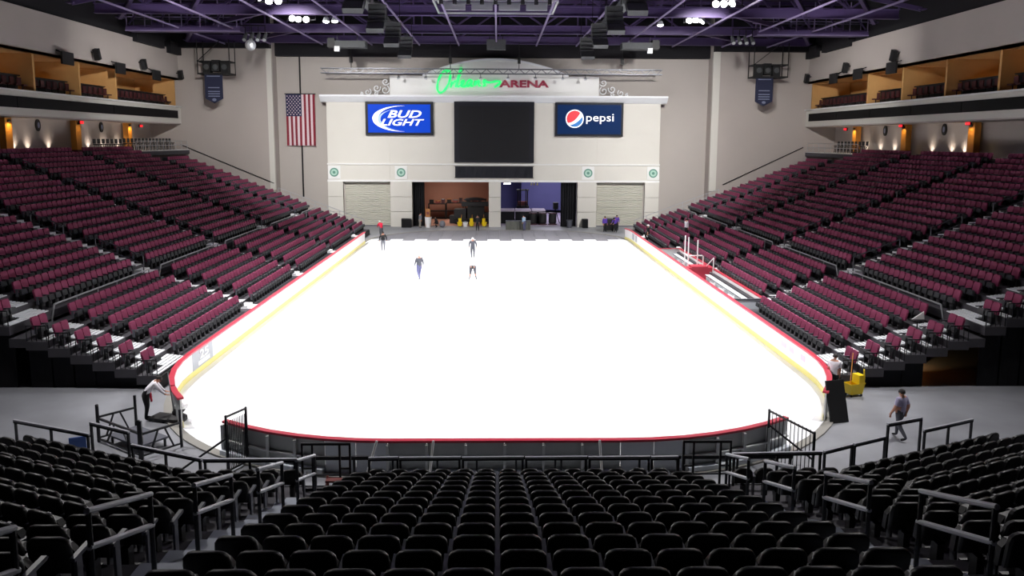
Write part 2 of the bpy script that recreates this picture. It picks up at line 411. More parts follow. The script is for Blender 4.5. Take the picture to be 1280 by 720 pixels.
concourse(-1, AL, 'left', [81.5, 71.6, 61.5], [77.0, 66.5], [(AL + 2.9, 84.5, 11.2), (AL + 2.4, 71.6, 11.3)], [81.0, 73.4, 64.5], [(87.4, 16.9), (78.5, 17.2), (69.5, 17.2)], [(78.0, 1.3), (71.0, 1.5), (65.0, 1.4)])
concourse(1, AR, 'right', [81.6, 71.6, 61.3], [76.4, 66.2], [(AR + 2.9, 84.2, 11.2), (AR + 2.4, 71.6, 11.35), (AR + 2.4, 61.3, 11.35)], [80.0, 74.6, 68.2], [(87.2, 16.9), (77.6, 17.2), (68.2, 17.4)], [(79.5, 1.3), (71.8, 1.5), (69.7, 1.3), (65.6, 1.6), (63.0, 1.4)])

# ---- facade
FX0, FX1, FY = -19.45, 18.2, 88.5
for (x0, x1) in ((FX0, -17.75), (-12.4, -9.96), (-1.22, .14), (8.9, 11.06), (16.6, FX1)):
    p = S(thing('facade_pillar', None, None, ((x0 + x1) / 2, FY + .5, 0)))
    for z0, z1 in ((0, 1.72), (1.76, 3.4), (3.44, 5.12)):
        MB().box(0, 0, (z0 + z1) / 2, x1 - x0, 1.4, z1 - z0).build('stone_block', 'facade', p)
    MB().box(0, .1, 2.56, x1 - x0 - .06, 1.1, 5.1).build('core', 'wall_beige', p)
f = S(MB().b2(FX0 + .03, FX1 - .03, FY + .06, 90, 5.12, 14.05).build('wall_facade', 'facade'))
xs = [FX0, -12.4, -5.3, 4.05, 11.06, FX1]
for (z0, z1) in ((5.34, 7.05), (7.2, 10.6), (10.63, 14.0)):
    for a, c in zip(xs[:-1], xs[1:]):
        if a == -5.3 and z0 > 6: pass
        MB().b2(a + .015, c - .015, FY, FY + .1, z0, z1).build('wall_panel', 'facade', f)
S(MB().b2(FX0 - .05, FX1 + .05, FY - .12, FY + .2, 7.05, 7.2).build('trim_6', 'facade_white'))
S(MB().b2(FX0 - .05, FX1 + .05, FY - .12, FY + .2, 5.12, 5.34).build('trim_7', 'facade_white'))
prof = [(0, 14.0), (-.12, 14.05), (-.75, 14.62), (-.75, 14.8), (1.5, 14.8), (1.5, 14.0)]
S(MB().prism([(FY + a, z) for a, z in prof], lambda y, z, d: (d, y, z), FX0 - .6, FX1 + .65).build('cornice_trim', 'cornice'))
# shutters
for (x0, x1, w_) in ((-17.75, -12.4, 'left'), (11.06, 16.6, 'right')):
    d = thing('roller_shutter', f'closed cream roller shutter in the {w_} bay of the far facade', 'shutter', ((x0 + x1) / 2, FY + .6, 0))
    h = MB(); W = x1 - x0
    for k in range(24):
        z = .05 + k * .21
        h.add([(-W / 2, 0, z), (W / 2, 0, z), (W / 2, -.09, z + .06), (-W / 2, -.09, z + .06), (W / 2, -.09, z + .15), (-W / 2, -.09, z + .15), (W / 2, 0, z + .21), (-W / 2, 0, z + .21)],
              [(0, 1, 2, 3), (3, 2, 4, 5), (5, 4, 6, 7)])
    h.build('slat_curtain', 'shutter', d, kind='stuff')
    for sx in (-1, 1): MB().box(sx * (W / 2 - .06), -.08, 2.55, .12, .2, 5.1).build('guide_rail', 'wall_beige', d)
    MB().box(0, -.1, .06, W - .2, .14, .12).build('bottom_bar', 'grey_steel', d)
# medallions
for i, x in enumerate((-18.72, -11.17, 10.08, 17.52)):
    p = thing('round_medallion', f'square white plaque with green round medallion, {ORD[i + 1]} from left on the facade', 'plaque', (x, FY - .05, 6.18))
    MB().box(0, 0, 0, 1.4, .08, 1.5).build('plaque', 'facade_white', p)
    ring = lambda r0, r1, n=20: [(r0 * math.cos(2 * PI * k / n), r0 * math.sin(2 * PI * k / n)) for k in range(n)]
    MB().prism(ring(.5, 0), lambda a, c, d: (a, d, c), -.08, -.04).build('rim', 'medal_green', p)
    MB().prism(ring(.36, 0), lambda a, c, d: (a, d, c), -.11, -.08).build('inner_disc', 'medal_pale', p)
    MB().prism(ring(.17, 0, 8), lambda a, c, d: (a, d, c), -.13, -.11).build('boss', 'medal_green', p)

# rooms behind the two big doors
S(MB().b2(-13, -.6, 99, 99.3, 0, 6).b2(-13.3, -13, 90, 99.3, 0, 6).b2(-.7, -.45, 90, 99.3, 0, 6).build('wall_store_room', 'terracotta'))
S(MB().b2(-13.3, -.4, 90, 99.3, 5.2, 5.5).build('ceiling_store_room', 'terracotta'))
S(MB().b2(-13, -.7, 89.3, 99, 0, .02).build('floor_store_room', 'terracotta'))
S(MB().b2(-.4, 18, 108, 108.3, 0, 9).b2(18, 18.3, 90, 108, 0, 9).b2(-.44, -.3, 90, 108, 0, 9).build('wall_dock', 'dock_purple'))
S(MB().b2(-.4, 18.3, 90, 108.3, 7.5, 7.8).build('ceiling_dock', 'deck_purple'))
S(MB().b2(-.3, 18, 89.3, 108, 0, .02).build('floor_dock', 'dock_floor'))
area('store_room_lamp', (-6.5, 94.5, 5.1), (-6.5, 95, 0), 230, 3.5, (1, .88, .78), 180)
area('dock_lamp', (7.5, 99, 7.3), (7.5, 99, 0), 800, 5, (.86, .82, 1), 180)
# ================================================================== SIGNS ON THE FACADE
def V3(y): return lambda a, c, d: (a, y - d, c)
SY = FY - .1
# big dark screen and the strip below it
t = thing('video_screen', 'large square unlit black video screen above the two doors', 'screen', (-.62, SY, 10.73))
MB().box(0, -.05, 0, 9.0, .3, 6.8).build('frame', 'screen_frame', t)
for i in range(3):
    for j in range(3):
        MB().box((i - 1) * 2.62, -.22, (j - 1) * 2.0 - .1, 2.6, .1, 1.98).build('screen_panel', 'screen', t)
t = thing('strip_banner', 'long narrow black shiny banner under the big video screen', 'banner', (-.62, SY, 6.26))
b = MB(); n = 24
for k in range(n):
    x0 = -4.42 + 8.84 * k / n; x1 = x0 + 8.84 / n
    d0, d1 = .05 * math.sin(k * 1.9), .05 * math.sin((k + 1) * 1.9)
    b.add([(x0, -.1 + d0, -.62), (x1, -.1 + d1, -.62), (x1, -.1 - d1, .62), (x0, -.1 - d0, .62)], [(0, 1, 2, 3)])
b.build('sheet', 'screen_frame', t)
MB().box(0, 0, .64, 9.0, .16, .06).build('top_bar', 'dark_steel', t)
MB().box(0, 0, -.64, 9.0, .16, .06).build('bottom_bar', 'dark_steel', t)

def poly_obj(name, pts, y, m, parent, d=.03):
    return MB().prism(pts, V3(y), 0, d).build(name, m, parent)
# beer sign
t = thing('beer_sign', 'lit blue beer advertising sign with white slanted lettering', 'sign', (0, 0, 0))
bx0, bx1, bz0, bz1 = -15.03, -7.46, 10.36, 14.06
MB().b2(bx0, bx1, SY - .3, SY + .1, bz0, bz1).build('frame', 'screen_frame', t)
MB().b2(bx0 + .3, bx1 - .3, SY - .36, SY - .28, bz0 + .28, bz1 - .28).build('lit_panel', 'bud_blue', t)
ZY = SY - .38
put_text('lettering', 'BUD', -12.55, -8.75, 12.28, 13.12, ZY, 'sign_white', t, .32, .02)
put_text('lettering', 'LIGHT', -13.35, -8.45, 11.42, 12.16, ZY, 'sign_white', t, .32, .02)
def cres(cx, cz, a0, a1, rx0, rz0, w0, n=22):
    o, i_ = [], []
    for k in range(n + 1):
        u = k / n; a = math.radians(a0 + (a1 - a0) * u); w_ = w0 * math.sin(PI * min(1, max(0, u))) ** 1.2 + .015
        o.append((cx + rx0 * math.cos(a), cz + rz0 * math.sin(a))); i_.append((cx + (rx0 - w_ * 1.5) * math.cos(a), cz + (rz0 - w_ * .55) * math.sin(a)))
    return o, i_
for (cx, cz, a0, a1, rx, rz, w_, m) in ((-11.0, 12.2, 84, 276, 3.25, 1.42, .42, 'sign_white'), (-10.9, 12.1, 110, 262, 2.75, 1.2, .2, 'bud_light')):
    o, i_ = cres(cx, cz, a0, a1, rx, rz, w_)
    b = MB()
    for k in range(len(o) - 1):
        b.add([(o[k][0], ZY, o[k][1]), (i_[k][0], ZY, i_[k][1]), (i_[k + 1][0], ZY, i_[k + 1][1]), (o[k + 1][0], ZY, o[k + 1][1])], [(0, 1, 2, 3)])
    b.build('swoosh', m, t)
# cola sign
t = thing('cola_sign', 'navy cola advertising sign with round red white and blue emblem', 'sign', (0, 0, 0))
px0, px1, pz0, pz1 = 6.24, 13.91, 10.32, 14.08
MB().b2(px0, px1, SY - .3, SY + .1, pz0, pz1).build('frame', 'screen_frame', t)
MB().b2(px0 + .25, px1 - .25, SY - .36, SY - .28, pz0 + .25, pz1 - .25).build('lit_panel', 'pepsi_navy', t)
ecx, ecz, er = 8.42, 12.28, 1.02
circ = lambda r, a0, a1, n: [(ecx + r * math.cos(math.radians(a0 + (a1 - a0) * k / n)), ecz + r * math.sin(math.radians(a0 + (a1 - a0) * k / n))) for k in range(n + 1)]
poly_obj('emblem_disc', circ(er, 0, 360, 32)[:-1], ZY, 'sign_white', t)
def bez(p0, p1, p2, p3, n=10):
    return [tuple((1 - u) ** 3 * a + 3 * (1 - u) ** 2 * u * b_ + 3 * (1 - u) * u * u * c + u ** 3 * d for a, b_, c, d in zip(p0, p1, p2, p3)) for u in [k / n for k in range(1, n)]]
r_ = er * .88
up = circ(r_, 47, 212, 18)
up = up + bez(up[-1], (ecx - .2, ecz - .45), (ecx + .35, ecz + .05), up[0])
poly_obj('emblem_red', up, ZY - .035, 'pepsi_red', t)
lo = circ(r_, 232, 375, 18)
lo = lo + bez(lo[-1], (ecx + .55, ecz - .1), (ecx + .15, ecz - .62), lo[0])
poly_obj('emblem_blue', lo, ZY - .035, 'pepsi_blue', t)
put_text('lettering', 'pepsi', 9.72, 12.82, 11.72, 12.82, ZY, 'sign_white', t, 0, 0)

# name sign over the facade
t = thing('arena_name_sign', 'white arched name board with green script and maroon capitals over facade', 'sign', (0, 0, 0))
a0x, a1x = -12.3, 11.15
ap = [(a0x, 14.7), (a1x, 14.7), (a1x, 16.95), (7.7, 16.95)] + [(7.7 - 16.3 * k / 20 , 16.95 + 1.85 * math.sin(PI * k / 20) ** .85) for k in range(1, 20)] + [(-8.6, 16.95), (a0x, 16.95)]
MB().prism(ap, V3(FY + .5), 0, .5).build('backing_board', 'facade_white', t)
rim = ap[3:-1]
b = MB()
for p, q in zip(rim[:-1], rim[1:]): b.bar((p[0], FY - .05, p[1]), (q[0], FY - .05, q[1]), .2, .22)
b.build('arch_rim', 'cornice', t)
put_text('lettering', 'ARENA', -.05, 5.5, 15.72, 16.52, FY - .14, 'maroon_letter', t, 0, .03, .12)
# script word drawn as strokes  (u,v in metres from lower left)
def stroke(b, pts, r0, r1=None):
    P = [Vector(p) for p in pts]; sm = []
    for k in range(len(P) - 1):
        p0 = P[max(k - 1, 0)]; p1 = P[k]; p2 = P[k + 1]; p3 = P[min(k + 2, len(P) - 1)]
        for s_ in range(5):
            u = s_ / 5
            sm.append(.5 * ((2 * p1) + (p2 - p0) * u + (2 * p0 - 5 * p1 + 4 * p2 - p3) * u * u + (3 * p1 - p0 - 3 * p2 + p3) * u ** 3))
    sm.append(P[-1])
    for k, (p, q) in enumerate(zip(sm[:-1], sm[1:])):
        w_ = r0 * (.75 + .5 * abs(math.sin(k * .55)))
        b.tube((-7.0 + p.x, FY - .2, 15.1 + p.y), (-7.0 + q.x, FY - .2, 15.1 + q.y), w_, 5)
letters = {
    'O': [(1.25, 2.45), (.75, 2.35), (.2, 1.5), (0, .5), (.25, 0), (.8, .25), (1.35, 1.2), (1.5, 2.1), (1.25, 2.45), (1.0, 2.0)],
    'r': [(1.5, .55), (1.7, 1.2), (1.75, .95), (2.0, 1.3), (2.15, 1.15)],
    'l': [(2.0, .6), (2.35, 1.4), (2.75, 2.55), (2.6, 2.6), (2.3, 1.5), (2.25, .75), (2.5, .7)],
    'e': [(2.5, .75), (2.95, 1.1), (2.95, 1.35), (2.7, 1.2), (2.7, .75), (3.0, .65), (3.3, .9)],
    'a': [(3.85, 1.4), (3.5, 1.35), (3.3, .9), (3.45, .7), (3.75, 1.0), (3.9, 1.4), (3.8, .8), (4.0, .75)],
    'n': [(4.15, .75), (4.3, 1.35), (4.25, .85), (4.6, 1.35), (4.7, 1.3), (4.65, .8), (4.9, .85)],
    's': [(5.45, 1.4), (5.15, 1.35), (5.25, 1.05), (5.4, .85), (5.1, .75)],
    'tail': [(5.2, 1.3), (5.9, 1.15), (6.6, 1.3), (7.05, 1.25), (6.9, .95), (6.4, .6)],
}
for k, p in letters.items():
    b = MB(); stroke(b, p, .11); b.build('lettering', 'neon_green', t)
# white scrollwork beside the board
for i, sx in enumerate((-1, 1)):
    t = thing('scroll_ornament', f'white curled scroll ornament beside the {"left" if sx < 0 else "right"} end of the name board', 'ornament', ((a0x if sx < 0 else a1x), FY + .2, 14.8))
    for (ox, oz, r_, st) in ((.5, 1.5, .42, 200), (.55, .6, .5, 120), (1.5, .8, .45, 160), (1.6, .2, .28, 60), (2.5, .35, .4, 120), (3.2, .15, .2, 60)):
        b = MB(); pr = None
        for k in range(17):
            a = math.radians(st + k * 28); rr = r_ * (1 - k / 20)
            p = (sx * (ox + rr * math.cos(a)), 0, oz + rr * math.sin(a))
            if pr: b.tube(pr, p, .06, 5)
            pr = p
        b.build('scroll', 'cornice', t)

# silver lighting truss in front of the name board
def truss(t, x0, x1, h, m, step=.6, r=.05):
    for z in (-h / 2, h / 2):
        for y in (-h / 2, h / 2): MB().tube((x0, y, z), (x1, y, z), r, 6).build('chord', m, t)
    b = MB(); n = int((x1 - x0) / step)
    for k in range(n):
        xa = x0 + (x1 - x0) * k / n; xb = x0 + (x1 - x0) * (k + 1) / n
        z0, z1 = (-h / 2, h / 2) if k % 2 else (h / 2, -h / 2)
        for y in (-h / 2, h / 2): b.tube((xa, y, z0), (xb, y, z1), r * .55, 4)
        b.tube((xa, -h / 2, z0), (xa, h / 2, z0), r * .55, 4)
    b.build('lattice', m, t, kind='stuff')
t = thing('lighting_truss', 'long silver lattice lighting truss hung before the name board', 'truss', (-.8, 86.6, 17.3))
truss(t, -18.7, 18.6, .5, 'grey_steel')
for i, x in enumerate((-15.4, -4.6, 2.9, 14.2)):
    h = thing('chain_hoist', f'black chain hoist holding the silver truss, {ORD[i + 1]} from left', 'hoist', (x - .8, 86.6, 17.6))
    MB().box(0, 0, .9, .32, .32, .7).build('motor', 'black', h)
    MB().tube((0, 0, 1.2), (0, 0, 2.9), .03).tube((0, 0, -.1), (0, 0, .6), .04).build('chain', 'black', h)
for i, x in enumerate((-10.5, -7.5, -4.5, -1.5, 1.5, 4.5, 7.5, 10.0)):
    h = thing('truss_lamp', f'small wash lamp under the silver truss, {ORD[i + 1]} from left', 'lamp', (x - .6, 86.6, 16.7))
    MB().box(0, .12, -.12, .3, .3, .2, rx=.6).build('housing', 'silver', h)
    MB().tube((0, 0, -.05), (0, 0, .32), .03).tube((0, -.3, .33), (0, .3, .33), .03).build('clamp', 'dark_steel', h)
    area('truss_wash', (x - .6, 86.75, 16.45), (x - .6, 88.4, 15.5), 5, .25, (1, .98, .95), 150)

# ---- flag, cable
t = thing('flag', 'stars and stripes flag hung vertically on the far wall left of facade', 'flag', (-22.6, 89.6, 12.02))
fw, fh = 3.28, 5.75
wav = lambda x, z: .09 * math.sin(x * 3.2 + z * .35) * (1 - (z + fh / 2) / fh * .7)
for k in range(13):
    xa = -fw / 2 + fw * k / 13; xb = xa + fw / 13
    zt = fh / 2 if k >= 7 else fh / 2 - 2.45
    b = MB(); nz = 8
    for q in range(nz):
        za = -fh / 2 + (zt + fh / 2) * q / nz; zb = -fh / 2 + (zt + fh / 2) * (q + 1) / nz
        b.add([(xa, wav(xa, za), za), (xb, wav(xb, za), za), (xb, wav(xb, zb), zb), (xa, wav(xa, zb), zb)], [(0, 1, 2, 3)])
    b.build('stripe', 'flag_red' if k % 2 == 0 else 'flag_white', t)
cxa, cxb, cza, czb = -fw / 2, -fw / 2 + fw * 7 / 13, fh / 2 - 2.45, fh / 2
b = MB()
for i in range(6):
    xa = cxa + (cxb - cxa) * i / 6; xb = cxa + (cxb - cxa) * (i + 1) / 6
    b.add([(xa, wav(xa, cza), cza), (xb, wav(xb, cza), cza), (xb, wav(xb, czb), czb), (xa, wav(xa, czb), czb)], [(0, 1, 2, 3)])
b.build('canton', 'flag_blue', t)
b = MB()
for i in range(9):
    for j in range(6 if i % 2 == 0 else 5):
        sx_ = cxa + (cxb - cxa) * (i + 1) / 10; sz_ = cza + (czb - cza) * ((j + .5) / 6 if i % 2 == 0 else (j + 1) / 6)
        b.add([(sx_ + (.1 if q % 2 == 0 else .042) * math.sin(q * PI / 5), wav(sx_, sz_) - .03, sz_ + (.1 if q % 2 == 0 else .042) * math.cos(q * PI / 5)) for q in range(10)], [tuple(range(10))])
b.build('star', 'flag_white', t, kind='stuff')
MB().tube((-fw / 2 - .1, 0, fh / 2 + .05), (fw / 2 + .1, 0, fh / 2 + .05), .05).tube((-1, 0, fh / 2 + .05), (-1, .38, fh / 2 + .05), .04).tube((1, 0, fh / 2 + .05), (1, .38, fh / 2 + .05), .04).build('pole', 'dark_steel', t)
MB().tube((-22.6, 89.8, 3.3), (-22.6, 89.8, 19.3), .09).build('wall_conduit', 'dark_steel', label='thin dark vertical pipe running behind the hung flag', cat='pipe')

# ---- hung speaker cages with championship banners
for i, (x0, x1, sd) in enumerate(((-32.2, -28.8, 'left'), (27.4, 31.1, 'right'))):
    xm = (x0 + x1) / 2; W = x1 - x0
    t = thing('speaker_cage', f'black steel cage of loudspeakers hung before the {sd} far bay', 'speaker rig', (xm, 85.8, 16.75))
    b = MB()
    for sx in (-1, 1):
        for sy in (-.9, .9): b.tube((sx * W / 2, sy, 0), (sx * W / 2, sy, 3.6), .05)
    b.build('hanger', 'black', t, kind='stuff')
    b = MB()
    for z in (0, 1.3):
        for sy in (-.9, .9): b.bar((-W / 2, sy, z), (W / 2, sy, z), .12, .12)
        for sx in (-1, 1): b.bar((sx * W / 2, -.9, z), (sx * W / 2, .9, z), .12, .12)
    b.bar((-W / 2, -.9, 1.3), (W / 2 - 1, -.9, 3.4), .07, .07)
    b.build('frame', 'black', t, kind='stuff')
    MB().box(0, 0, .05, W, 1.8, .1).build('deck', 'black', t)
    for k in range(3):
        s_ = MB().box(-W / 2 + .75 + k * .95, 0, .75 + (.15 if k == 1 else 0), .8, .8, 1.2).build('loudspeaker', 'black', t)
        MB().lathe([(.3, 0), (.3, .02), (.12, .05)], (0, 0, 0), 10).build('cone', 'speaker_grey', s_).matrix_local = Matrix.Translation((-W / 2 + .75 + k * .95, -.42, .75)) @ Matrix.Rotation(PI / 2, 4, 'X')
    t = thing('pennant_banner', f'navy pointed banner with pale lines hung below the {sd} speaker cage', 'banner', (xm + (-.1 if i == 0 else -.6), 85.0, 16.65))
    MB().prism([(-.95, 0), (.95, 0), (.95, -2.5), (0, -3.0), (-.95, -2.5)], lambda a, c, d: (a, d, c), 0, .05).build('cloth', 'banner_navy', t)
    for z, w_ in ((-.15, .7), (-1.35, .6), (-1.75, .62), (-2.0, .62), (-2.25, .62)):
        MB().box(0, -.03, z, w_ * 2, .03, .1).build('pale_line', 'banner_pale', t)
    MB().prism([(.22 * math.cos(k * PI / 4), -2.62 + .16 * math.sin(k * PI / 4)) for k in range(8)], lambda a, c, d: (a, d, c), -.05, 0).build('emblem', 'banner_pale', t)
    MB().tube((-1, .02, .03), (1, .02, .03), .04).build('rod', 'black', t)

# ================================================================== ROOF STEEL
def ibeam(t, p0, p1, d, w_, name='flange'):
    p0, p1 = Vector(p0), Vector(p1)
    MB().bar(p0 + Vector((0, 0, d / 2)), p1 + Vector((0, 0, d / 2)), .06, d - .06).build('web', 'steel_purple', t)
    for z in (0, d): MB().bar(p0 + Vector((0, 0, z)), p1 + Vector((0, 0, z)), w_, .06).build('flange', 'steel_purple', t)
for i, y in enumerate((34.0, 45.2, 56.4, 67.6, 78.6, 87.0)):
    t = thing('roof_truss', f'deep purple steel roof truss spanning the hall, {ORD[6 - i]} from the far wall', 'truss', (0, y, 20.3))
    ibeam(t, (-34, 0, 0), (34, 0, 0), .75, .45)
    MB().bar((-36, 0, 3.7), (36, 0, 3.7), .3, .3).build('top_chord', 'steel_purple', t)
    xs_ = [-34 + 4.25 * k for k in range(17)]
    for k in range(16):
        z0, z1 = (.75, 3.6) if k % 2 else (3.6, .75)
        MB().bar((xs_[k], 0, z0), (xs_[k + 1], 0, z1), .16, .16).build('web_brace', 'steel_purple', t)
    for k in range(0, 17, 2): MB().bar((xs_[k], 0, .75), (xs_[k], 0, 3.6), .14, .14).build('post', 'steel_purple', t)
for i, x in enumerate((-30, -25, -19.4, -14, -8.8, -4.5, -.4, 4.0, 8.4, 13.5, 19, 24.5, 29.5)):
    t = thing('roof_girt', f'long pale lilac roof pipe running along the hall, {ORD[i + 1]} from left', 'pipe', (x, 0, 20.15))
    MB().tube((0, 30, 0), (0, 87.2, 0), .09, 6).build('pipe', 'pipe_lilac', t)
    b = MB()
    for y in (34.0, 45.2, 56.4, 67.6, 78.6): b.box(0, y, .1, .3, .3, .12)
    b.build('clamp', 'steel_purple', t, kind='stuff')
for i, y in enumerate([38 + 2.8 * k for k in range(18)]):
    S(MB().bar((-36, y, 23.6), (36, y, 23.6), .16, .3).build('ceiling_beam', 'steel_purple'))
# sloping braces at both flanks
for sg, sd in ((-1, 'left'), (1, 'right')):
    for i, (xa, ya, xb, yb, za, zb) in enumerate(((19.4, 67.6, 30, 78.6, 20.6, 20.6), (19.4, 78.6, 27, 87, 20.6, 20.6), (24.5, 56.4, 34, 72, 21.6, 20.6), (24.5, 67.6, 34, 64, 23.4, 20.5), (19.4, 56.4, 26, 67.6, 22.5, 20.5), (30, 78.6, 34, 87, 20.8, 20.5))):
        t = thing('roof_brace', f'sloping purple steel roof brace on the {sd} flank, {ORD[i + 1]} of its set', 'brace', (0, 0, 0))
        MB().bar((sg * xa, ya, za), (sg * xb, yb, zb), .3, .35).build('bar', 'steel_purple', t)
        MB().box(sg * xa, ya, za, .6, .6, .1).box(sg * xb, yb, zb, .6, .6, .1).build('gusset', 'steel_purple', t, kind='stuff')
# catwalks
for sg, sd in ((-1, 'left'), (1, 'right')):
    t = thing('catwalk', f'railed steel catwalk platform under the roof on the {sd}', 'catwalk', (sg * 24.6, 75.6, 20.0))
    MB().box(sg * 5.0, 0, .1, 10.6, 1.5, .5).build('deck', 'steel_purple', t)
    MB().box(sg * 5.0, -.78, -.15, 10.6, .12, .1).build('stringer', 'pipe_lilac', t)
    for k in range(7):
        for y in (-.72, .72): MB().tube((sg * k * 1.7, y, .2), (sg * k * 1.7, y, 2.9 if k % 2 and y < 0 else 1.9), .06).build('post', 'pipe_lilac', t)
    for y in (-.72, .72):
        for z in (1.1, 1.85): MB().tube((-sg * .3, y, z), (sg * 10.4, y, z), .05).build('rail', 'pipe_lilac', t)
    for k in range(4): MB().bar((sg * (k * 2.6), -.72, 3.2), (sg * (k * 2.6 + 2.2), -.72, .4), .12, .12).build('brace', 'steel_purple', t)
    for k in range(4):
        if k == 0: MB().bar((-sg * 2.6, -.4, .42), (sg * .6, -.4, .42), .1, .1).build('lamp_boom', 'dark_steel', t)
        t = thing('stage_spotlight', f'grey stage spotlight hung from the {sd} catwalk end, {ORD[k + 1]} from the rink', 'spotlight', (sg * (22.1 + k * .62), 75.2, 19.6))
        MB().tube((0, -.3, -.5), (0, .35, .15), .2, 8, r1=.14).build('barrel', 'speaker_grey', t)
        MB().tube((0, .05, -.1), (0, .05, .75), .04).build('yoke', 'dark_steel', t)
        MB().tube((0, -.32, -.52), (0, -.36, -.56), .17, 8).build('lens', 'silver', t)
t = thing('mirror_ball', 'round silver mirror ball hung under the catwalk', 'mirror ball', (-23.3, 74.6, 18.55))
MB().ball((0, 0, 0), .5, .5, .5, 14, 9).build('ball', 'silver', t); MB().tube((0, 0, .45), (0, 0, 6.1), .03).build('cable', 'black', t)

# flood lamp clusters: the lamps that light the ice
for i, (x, y) in enumerate(LAMPS):
    sg = -1 if x < 0 else 1
    t = thing('floodlight_cluster', f'blazing cluster of white floodlights under the roof, {ORD[6 - i % 6]} from far, {"left" if sg < 0 else "right"} flank', 'floodlight', (x, y, 20.9))
    b = MB()
    for z in (-.55, .55): b.bar((-1.2, 0, z), (1.2, 0, z), .08, .08)
    for xx in (-1.2, 1.2): b.bar((xx, 0, -.6), (xx, 0, 1.4), .08, .08)
    b.build('frame', 'dark_steel', t)
    n_ = 5 if i % 6 in (5,) else 6
    for k in range(n_):
        lx, lz = -.8 + .62 * (k % 3) + .2 * (k // 3) + R.uniform(-.12, .12), -.4 + .62 * (k // 3) + R.uniform(-.12, .12)
        h = MB().lathe([(.1, .34), (.16, .3), (.3, 0), (.28, 0)], (0, 0, 0), 10).build('reflector', 'silver', t)
        dv = Vector((-x * .9, R.uniform(-34, 4), R.uniform(-26, -14))).normalized()
        h.matrix_local = Matrix.Translation((lx, 0, lz)) @ dv.to_track_quat('-Z', 'Y').to_matrix().to_4x4()
        MB().lathe([(.0, 0), (.27, 0.0), (.27, .02), (0, .03)], (0, 0, -.02), 10).build('lens', 'lamp_glow', h)
# single lamps
for i, (x, y) in enumerate(((-15.4, 70.8), (14.4, 71.6), (-14.6, 70.6))):
    t = thing('roof_lamp', ('single bright starry roof lamp beside the left flood cluster', 'single bright roof lamp beside the right flood cluster', 'small dim roof lamp right beside the single starry one')[i], 'lamp', (x, y, 20.2))
    MB().lathe([(.1, .4), (.2, .35), (.34, 0), (.32, 0)], (0, 0, 0), 12).build('shade', 'silver', t)
    MB().ball((0, 0, .02), .27, .27, .16, 10, 6).build('bulb', 'lamp_glow', t)
    MB().tube((0, 0, .35), (0, 0, 1.2), .03).build('rod', 'dark_steel', t)

# line-array loudspeakers in chains, both sides of the rink axis
for sg, xx, sd in ((-1, -8.4, 'left'), (1, 7.7, 'right')):
    for i, y in enumerate((46.5, 54.5, 62.5, 71.0)):
        t = thing('line_array_speaker', f'hanging grey line array of loudspeakers, {ORD[i + 1]} in the {sd} chain', 'loudspeaker', (xx, y, 19.0))
        for k in range(6):
            a = .08 + .12 * k
            zz = -.2 - .36 * k + .012 * k * k; yy = -.045 * k * k
            MB().box(0, yy, zz, 1.15, .8, .34, rx=a).build('cabinet', 'speaker_grey', t)
        MB().bar((0, -.8, .12), (0, .9, .12), .3, .12).tube((-.5, 0, .12), (-.5, 0, 4.5), .03).tube((.5, 0, .12), (.5, 0, 4.5), .03).build('hanging_frame', 'dark_steel', t)
    t = thing('cable_duct', f'long dark cable duct joining the {sd} chain of line arrays', 'duct', (xx + sg * 1.3, 0, 19.75))
    MB().bar((0, 40, 0), (0, 73, 0), .7, .5).build('duct', 'speaker_grey', t)
    t = thing('ceiling_projector', f'dark {sd} projector with a white lens housing hung under the roof', 'projector', (sg * 15.4 + (.0 if sg < 0 else -1.2), 80.5, 19.35))
    MB().box(-sg * .3, 0, 0, 3.2, 1.4, .65, rz=0).build('body', 'speaker_grey', t)
    MB().box(sg * 1.5, -.3, .12, .7, 1.0, .9).build('head', 'black', t)
    MB().box(sg * .9, -.75, -.5, .5, .3, .5).build('lens_housing', 'white', t)
    MB().tube((-sg * 1, 0, .3), (-sg * 1, 0, 1), .04).tube((sg * 1, 0, .3), (sg * 1, 0, 1), .04).build('drop_rod', 'dark_steel', t)
# centre rig
t = thing('centre_rig', 'square hanging rig of white lamps and cables over mid rink', 'lighting rig', (-.4, 62, 20.1))
for y in (-3, 3):
    for z in (0, .8): MB().bar((-4.6, y, z), (4.6, y, z), .14, .14).build('bar', 'silver', t)
for x in (-4.6, 4.6):
    for z in (0, .8): MB().bar((x, -3, z), (x, 3, z), .14, .14).build('bar', 'silver', t)
for k in range(9): MB().tube((-4 + k, -3, -.3), (-4 + k, -3, .1), .16, 8).build('lamp_can', 'black', t)
for k in range(4): MB().box(-3.3 + 2.2 * k, 2.4, .4, 1.7, .3, .5).build('white_box', 'silver', t)
for x in (-4.6, 4.6):
    for y in (-3, 3): MB().tube((x, y, .8), (x, y, 3.5), .03).build('cable', 'black', t)
t = thing('plant_unit', 'grey box unit hung below the roof pipes at centre', 'air unit', (-.4, 84.0, 19.55))
MB().box(0, 0, .3, 2.0, .8, 1.05).build('casing', 'speaker_grey', t)
MB().tube((-.7, 0, .8), (-.7, 0, 1.2), .04).tube((.7, 0, .8), (.7, 0, 1.2), .04).build('hanger', 'dark_steel', t)
